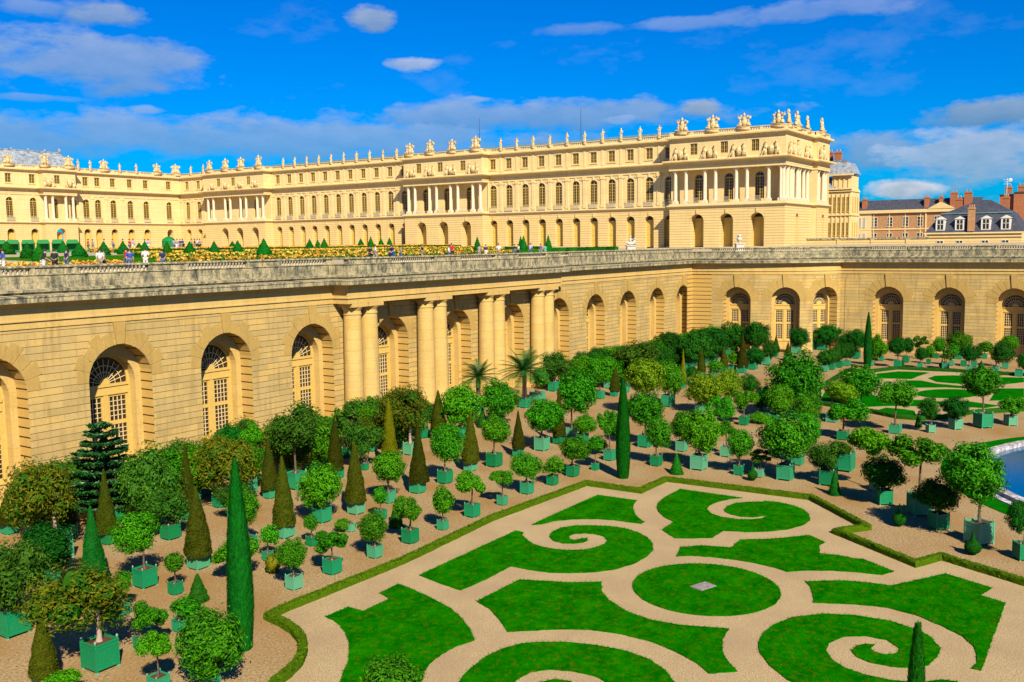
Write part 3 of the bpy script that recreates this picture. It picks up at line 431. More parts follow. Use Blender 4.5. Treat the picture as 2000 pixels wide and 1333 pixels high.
# ================================================================ ground
mb = MB(); mb.box(-1500, 4000, -3000, 3000, -2, 0)
tag(mb.build('ground', M_SAND), kind='structure')
gp = list(HEDGE) + [(60, -110), (0, -110), (6, -60), (12, -42)]
mb = MB(); mb.add([(x, y, .006) for x, y in gp], [tuple(range(len(gp)))])
tag(mb.build('gravel_path', M_GRAV), kind='structure')
mb = MB(); mb.add([(x, y, .008) for x, y in BORD2], [tuple(range(len(BORD2)))])
tag(mb.build('far_gravel_path', M_GRAV), kind='structure')
def lawn(polys, name, m, blades):
    mb = MB()
    for k, poly in polys.items():
        # soften the traced corners a little by subdividing the edges with a slight waviness
        P = []
        for i, p in enumerate(poly):
            q = poly[(i + 1) % len(poly)]; L = math.hypot(q[0] - p[0], q[1] - p[1]); n = max(1, int(L / .22))
            for j in range(n):
                w = .025 if j else 0
                P.append((p[0] + (q[0] - p[0]) * j / n + (rnd.random() - .5) * 2 * w, p[1] + (q[1] - p[1]) * j / n + (rnd.random() - .5) * 2 * w))
        mb.prism(P, 0, .05)
        if blades:
            bx0, bx1 = min(p[0] for p in poly), max(p[0] for p in poly); by0, by1 = min(p[1] for p in poly), max(p[1] for p in poly)
            for _ in range(int((bx1 - bx0) * (by1 - by0) * 75)):
                x, y = rnd.uniform(bx0, bx1), rnd.uniform(by0, by1); c = False
                for (ax, ay), (qx, qy) in zip(poly, poly[-1:] + poly[:-1]):
                    if (ay > y) != (qy > y) and x < (qx - ax) * (y - ay) / (qy - ay) + ax: c = not c
                if c: mb.leaf((x, y, .06), (rnd.gauss(0, 1), rnd.gauss(0, 1), .5), .05, .014)
            for (x, y) in P:
                for r in range(3):
                    mb.leaf((x + rnd.gauss(0, .03), y + rnd.gauss(0, .03), .05 + rnd.random() * .03), (rnd.gauss(0, 1), rnd.gauss(0, 1), .2), .05, .012)
    tag(mb.build(name, m), 'bright green mown lawn cut into scrolls between the gravel paths' if blades else 'far lawn scrolls in front of the right wing', 'lawn', kind='stuff')
lawn(LAWN, 'lawn', M_GRASS, True)
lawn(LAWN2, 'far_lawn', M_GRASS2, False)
mb = MB(); mb.obox((40.95, -41.55), R_(-20), .52, .36, .02, .075); mb.obox((40.95, -41.55), R_(-20), .46, .3, .075, .085)
tag(mb.build('stone_slab', speck('slab_stone', [(.3, (.2, .17, .16)), (.7, (.42, .37, .36))], 5.0)), 'grey stone slab lying flat in the centre of the round lawn', 'slab')

def hedge(name, path, w, h, mats, dens, label, closed=False, ls=.06):
    path = [Vector(p) for p in path]; pts = []
    for a, b in zip(path, path[1:]):
        n = max(1, int((b - a).length / .3)); pts += [a.lerp(b, i / n) for i in range(n)]
    pts.append(path[-1])
    mb = MB()
    sweep(mb, pts, [(-w / 2, 0), (-w / 2, h * .8), (-w * .38, h), (w * .38, h), (w / 2, h * .8), (w / 2, 0)])
    mb.v = [(x + rnd.gauss(0, .012), y + rnd.gauss(0, .012), z + (rnd.gauss(0, .018) if z > .1 * h else 0)) for x, y, z in mb.v]
    for a, b in zip(pts, pts[1:]):
        t = (b - a); L = t.length
        if L < 1e-4: continue
        nn = Vector((t.y, -t.x)) / L
        for i in range(int(L * dens)):
            s = rnd.random(); c = a + t * s; e = rnd.uniform(-1, 1)
            if rnd.random() < .55: mb.leaf((c.x + nn.x * w * .5 * e, c.y + nn.y * w * .5 * e, h + rnd.gauss(0, .02)), (rnd.gauss(0, .6), rnd.gauss(0, .6), 1), ls, ls * .5)
            else:
                sg = 1 if e > 0 else -1
                mb.leaf((c.x + nn.x * w * .52 * sg, c.y + nn.y * w * .52 * sg, rnd.uniform(.05, h)), (nn.x * sg + rnd.gauss(0, .4), nn.y * sg + rnd.gauss(0, .4), .3), ls, ls * .5)
    o = mb.build(name, mats)
    return tag(o, label, 'hedge')
hedge('box_hedge', HEDGE, .36, .32, M_HG, 120, 'low clipped box hedge edging the near lawn parterre in a zigzag')
hedge('box_hedge', [b for b in BORD2[:8]], .5, .38, M_LD, 30, 'dark low hedge round the far parterre beside the right wing')
hedge('box_hedge', [b for b in BORD2[8:]] + [BORD2[0]], .5, .38, M_LD, 30, 'low hedge on the near side of the far parterre behind the potted trees')
mb = MB()
for i in range(5200):
    x, y = rnd.uniform(17, 75), rnd.uniform(-45, -2)
    if rnd.random() < .5: y = rnd.gauss(-22, 4)
    mb.leaf((x, y, .012), (rnd.gauss(0, .25), rnd.gauss(0, .25), 1), rnd.uniform(.03, .07), rnd.uniform(.015, .035))
tag(mb.build('fallen_leaves', leafmat('dry_leaves', (.10, .05, .015), (.34, .2, .07), .1, .8)), 'dry fallen leaves scattered over the sandy ground', 'leaves', kind='stuff')
# pool
PC = (75.0, -65.4)
def disc(mb, r0, r1, z, n=96):
    for k in range(n):
        a, b = 2 * pi * k / n, 2 * pi * (k + 1) / n
        mb.quad((PC[0] + r0 * math.cos(a), PC[1] + r0 * math.sin(a), z), (PC[0] + r1 * math.cos(a), PC[1] + r1 * math.sin(a), z),
                (PC[0] + r1 * math.cos(b), PC[1] + r1 * math.sin(b), z), (PC[0] + r0 * math.cos(b), PC[1] + r0 * math.sin(b), z))
def ringwall(mb, r, z0, z1, n=96):
    for k in range(n):
        a, b = 2 * pi * k / n, 2 * pi * (k + 1) / n
        mb.quad((PC[0] + r * math.cos(a), PC[1] + r * math.sin(a), z0), (PC[0] + r * math.cos(b), PC[1] + r * math.sin(b), z0),
                (PC[0] + r * math.cos(b), PC[1] + r * math.sin(b), z1), (PC[0] + r * math.cos(a), PC[1] + r * math.sin(a), z1))
mb = MB(); disc(mb, 0.01, 16.55, .06)
nt = NT(M_WATER); nt.bump(nt.noise(5, 4, .6), .06, .05)
tag(mb.build('pool_water', M_WATER), kind='structure')
mb = MB(); disc(mb, 16.5, 17.15, .34); ringwall(mb, 16.5, 0, .34); ringwall(mb, 17.15, 0, .34); disc(mb, 17.16, 17.7, .1); ringwall(mb, 17.7, 0, .1)
tag(mb.build('pool_rim', speck('mottled_pale_stone', [(.35, (.2, .2, .22)), (.5, (.42, .4, .42)), (.62, (.75, .73, .75))], 2.2)), 'pale curved stone rim round the blue pool', 'pool rim')  # rim colour mottled by noise from grey to near white
mb = MB(); disc(mb, 17.75, 19.1, .04); ringwall(mb, 19.1, 0, .04)
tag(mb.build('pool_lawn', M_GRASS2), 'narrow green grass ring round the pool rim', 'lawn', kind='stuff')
# terrace above the orangery
def TZ(x, y):
    K = ((-999, 14.45), (0, 14.45), (10, 14.75), (25, 15.25), (40, 15.6), (60, 15.85), (100, 16.0), (999, 16.0))
    for (a, p), (b, q) in zip(K, K[1:]):
        if a <= y <= b: z = p + (q - p) * (y - a) / (b - a); break
    if y < 20: z += .06 * min(max(x - 144, 0), 16) * min(1, (20 - y) / 20)
    return z
xs = [-80, -40, 0, 25, 50, 75, 100, 125, 144, 150, 156, 162, 175, 200, 260, 500]
ys = [-400, -200, -100, -60, -30, -15, .5, 10, 15, 20, 25, 32, 40, 50, 60, 80, 100, 130, 160, 260, 500]
mb = MB(); idx = {}
for x in xs:
    for y in ys: idx[(x, y)] = len(mb.v); mb.v.append((x, y, TZ(x, y)))
for x0, x1 in zip(xs, xs[1:]):
    for y0, y1 in zip(ys, ys[1:]):
        if x1 <= 144 and y1 <= .5: continue
        mb.f.append([idx[(x0, y0)], idx[(x1, y0)], idx[(x1, y1)], idx[(x0, y1)]]); mb.m.append(0)
tag(mb.build('terrace', M_TER), kind='structure')
# ================================================================ orangery
org = tag(empty('orangery', (76.76, 0, 0)), 'long honey stone orangery with deep arches, paired columns and a rounded corner pavilion', 'building')
PG = straight((0, 0), (1, 0), (0, -1))
PW = straight((143.5, 0), (0, -1), (-1, 0))
PR = straight((136, 0), (0, -1), (-1, 0))
def EL(t): return (143.5 - 7.5 * math.cos(t), -3.2 - 17 * math.sin(t))
_t = [i * pi / 2 / 240 for i in range(241)]; _u = [0.0]
for a, b in zip(_t, _t[1:]): _u.append(_u[-1] + math.dist(EL(a), EL(b)))
UE = _u[-1]
def PE(u, z, d):
    u = min(max(u, 0), UE); k = 0
    import bisect
    k = min(max(bisect.bisect(_u, u) - 1, 0), 239)
    t = _t[k] + (_t[k + 1] - _t[k]) * (u - _u[k]) / (_u[k + 1] - _u[k])
    x, y = EL(t); n = Vector((-math.cos(t) / 7.5, -math.sin(t) / 17)).normalized()
    return (x + n.x * d, y + n.y * d, z)
mb = MB(); pp = [EL(pi / 2 * k / 24) for k in range(25)] + [(144.1, -20.2), (144.1, .6), (136.2, .6)]
mb.add([(x, y, 14.44) for x, y in pp], [tuple(range(len(pp)))]); tag(mb.build('terrace_corner', M_TER), kind='structure')
wall = MB()   # slots: 0 wall, 1 rusticated reveal, 2 smooth
def archring2(mb, P, uc, z0, zsa, ha, zsb, hb, d, seg=16):
    a = [(uc - ha, z0)] + [(uc - ha * math.cos(pi * i / seg), zsa + ha * math.sin(pi * i / seg)) for i in range(seg + 1)] + [(uc + ha, z0)]
    b = [(uc - hb, z0)] + [(uc - hb * math.cos(pi * i / seg), zsb + hb * math.sin(pi * i / seg)) for i in range(seg + 1)] + [(uc + hb, z0)]
    for i in range(len(a) - 1): mb.quad(P(*a[i], d), P(*a[i + 1], d), P(*b[i + 1], d), P(*b[i], d))
def tunnel(mb, P, uc, z0, zs, h, d0, d1, seg=16):
    a = [(uc - h, z0)] + [(uc - h * math.cos(pi * i / seg), zs + h * math.sin(pi * i / seg)) for i in range(seg + 1)] + [(uc + h, z0)]
    for p, q in zip(a, a[1:]): mb.quad(P(*p, d0), P(*q, d0), P(*q, d1), P(*p, d1))
def vous(mb, P, uc, zs, r0, r1, ztop, d=.05, n=11):
    for i in range(n):
        a0 = pi * i / n + .012; a1 = pi * (i + 1) / n - .012
        if i == n // 2: continue
        rr = r1 + (.3 if i % 2 else 0)
        c = [(uc + r * math.cos(a), zs + r * math.sin(a)) for r, a in ((r0, a0), (rr, a0), (rr, a1), (r0, a1))]
        mb.add([P(u, z, 0) for u, z in c] + [P(u, z, d) for u, z in c], ((4, 5, 6, 7), (0, 1, 5, 4), (1, 2, 6, 5), (2, 3, 7, 6), (3, 0, 4, 7)))
    w0, w1 = .3, .46; zb = zs + r0 + .01
    c = [(uc - w0, zb), (uc + w0, zb), (uc + w1, ztop), (uc - w1, ztop)]
    mb.add([P(u, z, 0) for u, z in c] + [P(u, z, .16) for u, z in c], ((4, 5, 6, 7), (0, 1, 5, 4), (1, 2, 6, 5), (2, 3, 7, 6), (3, 0, 4, 7)))
HI = 1.92
def bay(P, u0, u1, uc, hw=2.4, cur=1):
    wall.mi = 0
    panel(wall, P, u0, u1, 0, 11.3, uc, hw, 0, 7.3, 1.3, True, 1, 18, cur, sill=False)
    wall.mi = 2
    hi = hw - .46
    archring2(wall, P, uc, 0, 7.3, hw, 6.95, hi, -1.3); tunnel(wall, P, uc, 0, 6.95, hi, -1.3, -2.15)
    wall.pbox(P, uc - hi, uc + hi, 0, 1.3, -2.2, -2.0); wall.pbox(P, uc - hi, uc + hi, 1.3, 1.42, -2.2, -1.9)
    for a, b in ((u0, uc - hw - .001), (uc + hw + .001, u1)):
        if b - a > .2: wall.pbox(P, a, b, 0, .55, 0, .09)
    wall.mi = 3; vous(wall, P, uc, 7.3, hw + .03, 3.3, 11.24, .03)
    wall.mi = 0
arch_x = [76.76 + o for o in (-83, -74, -65, -56, -47, -38, -29, -20, -10, 0, 10, 20, 29, 38, 47, 56)]
edges = [-12] + [(a + b) / 2 for a, b in zip(arch_x, arch_x[1:])] + [136]
for i, x in enumerate(arch_x): bay(PG, edges[i], edges[i + 1], x)
wall.mi = 1
for i in range(1): panel(wall, PR, 0, 3.2, 0, 11.3)
wall.mi = 0
eb = [0, 7.6, 14.0, UE]; ec = [3.9, 10.9, 16.9]
for i in range(3): bay(PE, eb[i], eb[i + 1], ec[i], 2.05, 6)
wy = [26.92 + 8.04 * i for i in range(9)]
panel(wall, PW, 20.2, 22.9, 0, 11.3)
wall.pbox(PW, 20.9, 22.6, 1.0, 10.6, 0, .06)
we = [22.9] + [(a + b) / 2 for a, b in zip(wy, wy[1:])] + [wy[-1] + 4]
for i, u in enumerate(wy): bay(PW, we[i], we[i + 1], u, 2.08)
# deep soffit behind the projecting entablature and raised quoins at the corners
wall.mi = 2
wall.box(59.32, 94.18, -1.74, .02, 11.27, 12.2)
wall.mi = 1
wall.pbox(PG, 134.2, 136.0, 0, 11.27, 0, .12)
wall.box(134.2, 136.01, -.12, .0, .0, .01)
wall.build('wall', [M_ST, M_REV, M_SM, M_VO], org)
path = [(-30, 0), (59.3, 0), (59.3, -1.75), (94.2, -1.75), (94.2, 0), (136, 0), (136, -3.2)] + [EL(pi / 2 * k / 16) for k in range(1, 16)] + [(143.5, -20.2), (143.5, -99)]
mb = MB(); sweep(mb, path, [(0, 11.27), (.07, 11.27), (.07, 11.70), (.17, 11.72), (.17, 11.82), (.12, 11.84), (.12, 12.6), (.2, 12.64), (.2, 12.78), (.3, 12.82), (.34, 12.9), (.86, 12.92)])
mb.build('cornice', M_SM, org)
mb = MB(); sweep(mb, path, [(.86, 12.92), (.86, 13.2), (.9, 13.24), (.9, 13.34), (.3, 13.42), (.3, 13.5), (.44, 13.56), (.44, 13.72), (.14, 13.78), (.14, 14.58), (.2, 14.6), (.2, 14.66), (-.5, 14.66), (-.5, 14.1)])
par = mb.build('parapet', M_WEA, org)
mb = MB(); sweep(mb, path, [(-.42, 15.04), (.12, 15.04), (.16, 15.08), (.16, 15.17), (.1, 15.21), (-.38, 15.21), (-.42, 15.17)], True)
# solid stretches between the openings, and open runs of balusters
runs = [(PG, a, b, 0) for a, b in ((29.1, 32.8), (36.0, 41.3), (44.5, 50.0), (53.5, 58.6), (95.5, 99.1), (11, 15), (19, 25))]
runs += [(PG, a, b, 1.75) for a, b in ((64.9, 71.1), (75.3, 81.2), (85.6, 91.1))]
runs += [(PE, 1.0, 6.4, 0), (PE, 9.2, 13.4, 0)] + [(PW, a, b, 0) for a, b in ((24.3, 29.4), (32.6, 37.6), (40.4, 45.2), (48.5, 53.5))]
def solids(P, lo, hi, off, n=1, mine=None):
    rs = sorted((a, b) for (q, a, b, o) in runs if q is P and o == off and a >= lo and b <= hi)
    u = lo
    for a, b in rs + [(hi, hi)]:
        if a - u > .05:
            k = max(1, int((a - u) / n))
            for i in range(k):
                p, q = u + (a - u) * i / k, u + (a - u) * (i + 1) / k
                mb.pbox(P, p, q, 14.66, 15.04, off - .36, off + .06)
            for e in (u + .16, a - .16):
                if a - u > 1.2: mb.pbox(P, e - .12, e + .12, 13.78, 15.04, off + .061, off + .11) if P is not PE else None
        u = b
solids(PG, -30, 59.29, 0, 99); solids(PG, 59.31, 94.19, 1.75, 99); solids(PG, 94.21, 136, 0, 99); solids(PE, 0, UE, 0, 1.0); solids(PW, 20.2, 99, 0, 99)
bst = mb.build('balustrade', M_WEA, org)
bm_ = MB(); bm_.lathe([(.085, 0), (.085, .05), (.05, .07), (.1, .15), (.095, .2), (.045, .27), (.05, .31), (.085, .33), (.085, .385)], 7, cap=False)
bal_me = bm_.data('baluster', M_BAL, True)
spots = []
for P, a, b, off in runs:
    n = int((b - a - .2) / .29)
    for i in range(n + 1):
        u = a + .1 + (b - a - .2) * i / n; spots.append(P(u, 14.658, off - .15))
spots.sort(key=lambda p: (Vector(p) - c_).length if p[0] > 27 and p[1] > -46 else 999)
for p in spots[:100]: link('baluster', bal_me, bst, (p[0] - 76.76, p[1], p[2]))
rest = MB()
for p in spots[100:]:
    rest.add([(v.co.x + p[0], v.co.y + p[1], v.co.z + p[2]) for v in bal_me.vertices], [tuple(f.vertices) for f in bal_me.polygons])
tag(rest.build('baluster_row', M_BAL, bst, True), kind='stuff')
# columns
cm_ = MB()
cm_.box(-.98, .98, -.98, .98, 0, .4)
cm_.lathe([(.98, .4), (1.0, .5), (.98, .62), (.9, .66), (.9, .74), (.86, .8)], 28, cap=False)
z = .8; r = .86
while z < 10.25:
    z2 = min(z + 1.05, 10.25); ra = .86 - .1 * ((z - .8) / 9.5) ** 1.6; rb = .86 - .1 * ((z2 - .8) / 9.5) ** 1.6
    cm_.lathe([(ra - .02, z), (ra, z + .025), (rb, z2 - .025), (rb - .02, z2)], 28, cap=False); z = z2
cm_.lathe([(.74, 10.25), (.82, 10.28), (.82, 10.36), (.76, 10.38), (.76, 10.62), (.8, 10.66), (.92, 10.86), (.94, 10.94)], 28)
cm_.box(-.96, .96, -.96, .96, 10.94, 11.265)
col_me = cm_.data('column', M_SM)
for c in (-15, -5, 5, 15):
    for s in (-1.03, 1.03): link('column', col_me, org, (c + s, -.86, 0))
# windows
def win_mesh(h):
    mb = MB(); zs = 6.95
    for s in (-1, 1): mb.box(min(s * h, s * (h - .22)), max(s * h, s * (h - .22)), -.14, 0, 1.42, zs)
    mb.box(-h + .22, h - .22, -.16, 0, 6.12, 6.6); mb.box(-h + .18, h - .18, -.24, 0, 6.6, 6.78); mb.box(-h + .2, h - .2, -.2, 0, 6.02, 6.12)
    Pl = lambda u, z, d: (u, -d, z)
    archring2(mb, Pl, 0, zs - .2, zs, h, zs, h - .2, .1, 20); tunnel(mb, Pl, 0, zs - .2, zs, h - .2, .1, 0, 20)
    n = 10
    c = [(.42 * math.cos(pi * i / n), zs - .16 + .42 * math.sin(pi * i / n)) for i in range(n + 1)]
    mb.add([(u, -.12, z) for u, z in c], [tuple(range(n + 1))]); mb.add([(u, -.12, z) for u, z in c] + [(u, 0, z) for u, z in c], [(i, i + 1, n + 2 + i, n + 1 + i) for i in range(n)])
    mb.box(-.17, .17, -.17, 0, 1.42, 6.02)
    L = h - .22
    for s in (-1, 1):
        for a, b in ((.17, .32), (L - .14, L)): mb.box(min(s * a, s * b), max(s * a, s * b), -.1, 0, 1.42, 6.02)
        x0, x1 = sorted((s * .32, s * (L - .14)))
        for a, b in ((1.42, 1.68), (3.86, 4.14), (5.86, 6.02)): mb.box(x0, x1, -.1, 0, a, b)
        mb.mi = 1
        for k in (1, 2, 3):
            x = x0 + (x1 - x0) * k / 4; mb.box(x - .025, x + .025, -.07, -.01, 1.68, 3.86); mb.box(x - .025, x + .025, -.07, -.01, 4.14, 5.86)
        for a, b, k2 in ((1.68, 3.86, 7), (4.14, 5.86, 5)):
            for k in range(1, k2): zz = a + (b - a) * k / k2; mb.box(x0, x1, -.062, -.012, zz - .022, zz + .022)
        mb.mi = 0
    mb.mi = 1
    for i in range(1, 12):
        a = pi * i / 12; ca, sa = math.cos(a), math.sin(a); nx, nz = -sa * .022, ca * .022
        q = [(.42 * ca - nx, .42 * sa - nz), ((h - .2) * ca - nx, (h - .2) * sa - nz), ((h - .2) * ca + nx, (h - .2) * sa + nz), (.42 * ca + nx, .42 * sa + nz)]
        mb.add([(u, -.065, zs - .16 + z) for u, z in q] + [(u, -.015, zs - .16 + z) for u, z in q], ((0, 1, 2, 3), (0, 1, 5, 4), (2, 3, 7, 6)))
    for r in (.85, 1.3):
        archring2(mb, Pl, 0, zs - .16, zs - .16, r + .025, zs - .16, r - .025, .06, 20)
    g = MB(); g.add([(-h, .01, 1.42)] + [(-h * math.cos(pi * i / 16), .01, zs + h * math.sin(pi * i / 16)) for i in range(17)] + [(h, .01, 1.42)], [tuple(range(19))])
    return mb.data('window', [M_WD, M_WDL]), g.data('pane', M_GL)
WM = {h: win_mesh(h) for h in (1.94, 1.59, 1.62)}
def owin(P, u, h, par_=org):
    a, b = P(u, 0, -2.1), P(u, 0, 0)
    n = Vector((b[0] - a[0], b[1] - a[1])); rz = math.atan2(n.x, -n.y)
    o = link('window', WM[h][0], org, (a[0] - 76.76, a[1], 0), rz); link('pane', WM[h][1], o)
for x in arch_x: owin(PG, x, 1.94)
for u in ec: owin(PE, u, 1.59)
for u in wy: owin(PW, u, 1.62)
# ================================================================ palace
def pal_window(kind, w, zb, zs, arch=True, colr=M_YW):
    """kind: main / attic / ground"""
    mb = MB(); h = w / 2; Pl = lambda u, z, d: (u, -d, z)
    top = zs
    for s in (-1, 1): mb.box(min(s * h, s * (h - .09)), max(s * h, s * (h - .09)), -.1, 0, zb, zs)
    if arch:
        seg = 10
        a = [(-h * math.cos(pi * i / seg), zs + h * math.sin(pi * i / seg)) for i in range(seg + 1)]; k = (h - .1) / h
        for i in range(seg):
            p, q = a[i], a[i + 1]; mb.quad((p[0], -.08, p[1]), (q[0], -.08, q[1]), (q[0] * k, -.08, zs + (q[1] - zs) * k), (p[0] * k, -.08, zs + (p[1] - zs) * k))
        mb.box(-h + .09, h - .09, -.1, 0, zs - .1, zs + .08)
        mb.box(-.03, .03, -.06, 0, zs + .08, zs + h - .1)
    else: mb.box(-h + .09, h - .09, -.1, 0, zs - .1, zs)
    mb.box(-.06, .06, -.1, 0, zb, zs - .1); mb.box(-h + .09, h - .09, -.1, 0, zb, zb + (.9 if kind == 'ground' else .14))
    rows = {'main': 7, 'attic': 3, 'ground': 7}[kind]
    for k in range(1, rows): zz = zb + (zs - zb) * k / rows; mb.box(-h + .09, h - .09, -.05, -.01, zz - .025, zz + .025)
    for s in (-1, 1):
        x = s * (h + .03) / 2; mb.box(x - .02, x + .02, -.05, -.01, zb, zs - .1)
    g = MB()
    if arch: g.add([(-h, .01, zb)] + [(-h * math.cos(pi * i / 10), .01, zs + h * math.sin(pi * i / 10)) for i in range(11)] + [(h, .01, zb)], [tuple(range(13))])
    else: g.quad((-h, .01, zb), (h, .01, zb), (h, .01, zs), (-h, .01, zs))
    return mb.data('window', colr), g.data('pane', M_GL)
PWM = pal_window('main', 1.62, 23.35, 27.2)
PWA = pal_window('attic', 1.36, 31.2, 33.2, False)
# ground floor: shuttered yellow doors, glass only in the fanlight
mb = MB(); mb.box(-.9, .9, -.06, 0, 15.3, 20.1); mb.box(-.05, .05, -.1, -.06, 15.3, 20.1)
for z_ in (16.6, 17.6, 18.6, 19.6): mb.box(-.85, .85, -.09, -.06, z_, z_ + .1)
seg = 10; mb.box(-.9, .9, -.12, 0, 20.1, 20.25)
PDM = mb.data('door', M_YD)
g = MB(); g.add([(-.9, .01, 20.1)] + [(-.9 * math.cos(pi * i / 10), .01, 20.1 + .9 * math.sin(pi * i / 10)) for i in range(11)] + [(.9, .01, 20.1)], [tuple(range(13))])
PDG = g.data('pane', M_GL)
mb = MB()
for x in [i * .17 - .85 for i in range(11)]: mb.box(x - .02, x + .02, -.3, -.27, 22.95, 23.75)
mb.box(-.9, .9, -.31, -.26, 23.75, 23.8)
mb.box(-.95, .95, -.34, 0, 22.75, 22.95)
RAIL = mb.data('window_railing', M_IRON)
# composite column of the first floor
mb = MB(); mb.box(-.42, .42, -.42, .42, 22.75, 23.3); mb.lathe([(.4, 23.3), (.4, 23.4), (.33, 23.5), (.33, 24.5), (.285, 27.9), (.3, 27.95), (.28, 28.0), (.32, 28.2), (.46, 28.5)], 14); mb.box(-.44, .44, -.44, .44, 28.5, 28.66)
PCOL = mb.data('column', M_COLS)
def place(me, P, u, d, par, name=None, pane=None):
    a, b = P(u, 0, d), P(u, 0, d + 1); n = Vector((b[0] - a[0], b[1] - a[1])); rz = math.atan2(n.x, -n.y)
    o = link(name or me.name.split('.')[0], me, par, (a[0] - par.location.x, a[1] - par.location.y, -par.location.z), rz)
    if pane: link('pane', pane, o)
    return o
ZG = 15.0
def pilaster(w, P, u, d=0, hw=.34):
    w.pbox(P, u - hw - .06, u + hw + .06, 22.8, 23.35, d, d + .2); w.pbox(P, u - hw, u + hw, 23.35, 28.1, d, d + .14); w.pbox(P, u - hw - .1, u + hw + .1, 28.1, 28.66, d, d + .22)
def keyst(w, P, u, z, d): w.pbox(P, u - .16, u + .16, z, z + .75, d, d + .16)
def flat_bay(par, w, P, u0, u1, uc, pil=True, door=True, wins=(1, 1, 1), d=0, blind=False, dark=False, last=False):
    dep = .95
    w.mi = 0
    panel(w, P, u0, u1, ZG, 22.12, uc, .9, ZG, 20.1, dep if not dark else 3, True, None, 10, d=d, sill=False); keyst(w, P, uc, 21.0, d)
    w.mi = 1
    if wins[1]: panel(w, P, u0, u1, 22.12, 28.66, uc, .81, 23.35, 27.2, .3, True, None, 10, d=d); keyst(w, P, uc, 28.02, d)
    else: panel(w, P, u0, u1, 22.12, 28.66, d=d)
    if wins[2]:
        panel(w, P, u0, u1, 28.66, 33.92, uc, .68, 31.2, 33.2, .25, False, None, d=d)
        for s in (-1, 1): w.pbox(P, uc + s * .78 - .1, uc + s * .78 + .1, 30.9, 33.45, d, d + .06)
        w.pbox(P, uc - .9, uc + .9, 33.3, 33.45, d + .061, d + .12); w.pbox(P, uc - .9, uc + .9, 31.0, 31.14, d + .061, d + .12)
    else: panel(w, P, u0, u1, 28.66, 33.92, d=d)
    if wins[1] and pil:
        for s in (-1, 1):
            for q in range(3): w.mi = 1; a_ = uc + s * (1.0 + .16 * q); w.pbox(P, a_ - .09, a_ + .09, 28.12 - .1 * q, 28.42 - .12 * q, d, d + .1)
    if pil:
        for u in ((u0, u1) if last else (u0,)): pilaster(w, P, u, d); w.pbox(P, u - .22, u + .22, 30.6, 33.85, d, d + .09)
    if door and not dark:
        o = place(PDM, P, uc, d - dep + .02, par); link('pane', PDG, o)
    if dark: w.mi = 1
    if wins[1]: place(PWM[0], P, uc, d - .28, par, 'window', PWM[1]); place(RAIL, P, uc, d, par)
    if wins[2]: place(PWA[0], P, uc, d - .22, par, 'window', PWA[1])
PROF_S = [(0, 22.0), (.08, 22.0), (.12, 22.25), (.42, 22.36), (.42, 22.55), (.1, 22.62), (.1, 22.78), (0, 22.8)]
PROF_M = [(-.02, 28.64), (.12, 28.64), (.12, 29.0), (.17, 29.02), (.17, 29.35), (.12, 29.38), (.12, 29.8), (.25, 29.86), (.3, 29.98), (1.0, 30.02), (1.05, 30.2), (1.0, 30.3), (.1, 30.42), (-.02, 30.5)]
PROF_A = [(-.02, 33.9), (.12, 33.9), (.16, 34.1), (.62, 34.16), (.66, 34.4), (.6, 34.5), (.05, 34.6), (.05, 34.75), (-.35, 34.75), (-.35, 34.4)]
PROF_T = [(-.32, 35.2), (.06, 35.2), (.08, 35.25), (.08, 35.33), (-.34, 35.33)]
def tops(par, path, name='cornice'):
    mb = MB(); sweep(mb, path, PROF_S); sweep(mb, path, PROF_M); sweep(mb, path, PROF_A)
    mb.build('cornice', M_PALS, par)
    mb = MB(); sweep(mb, path, PROF_T, True)
    for a, b in zip(path, path[1:]):
        a, b = Vector(a), Vector(b); t = b - a; L = t.length
        if L < .5: continue
        t /= L; n = Vector((t.y, -t.x)); n_ = max(2, int(L / .42))
        P = straight(a, t, n)
        for i in range(n_):
            u = L * (i + .5) / n_
            mb.pbox(P, u - .1, u + .1, 34.76, 35.19, -.22, -.04)
        k = max(1, round(L / 3.88))
        for i in range(k + 1):
            u = min(max(L * i / k, .25), L - .25); mb.pbox(P, u - .3, u + .3, 34.751, 35.36, -.3, .03)
    mb.build('balustrade', M_PALS, par)
# ---- south wing
sw = tag(empty('palace_wing', (160.7, 70, 15)), 'long three storey cream palace wing with colonnaded projections and a statue lined roof balustrade', 'building')
PS = straight((160.7, 0), (0, -1), (-1, 0))
w = MB()
def straight_run(P, par, ys, lo, hi, **k):
    us = sorted(-y for y in ys); e = [lo] + [(a + b) / 2 for a, b in zip(us, us[1:])] + [hi]
    for i, u in enumerate(us): flat_bay(par, w, P, e[i] + (.55 if i == 0 else 0), e[i + 1] - (.55 if i == len(us) - 1 else 0), u, last=i == len(us) - 1, **k)
    for a, b in ((lo, lo + .55), (hi - .55, hi)): w.mi = 0; panel(w, P, a, b, ZG, 22.12); w.mi = 1; panel(w, P, a, b, 22.12, 33.92)
straight_run(PS, sw, [54.0 - 3.88 * i for i in range(11)], -55.0 - .94, -13.8)
straight_run(PS, sw, [77.6 + 3.94 * i for i in range(11)], -119.3, -75.3)
straight_run(PS, sw, [142.2, 146.5, 151.0], -154.06, -140.9)
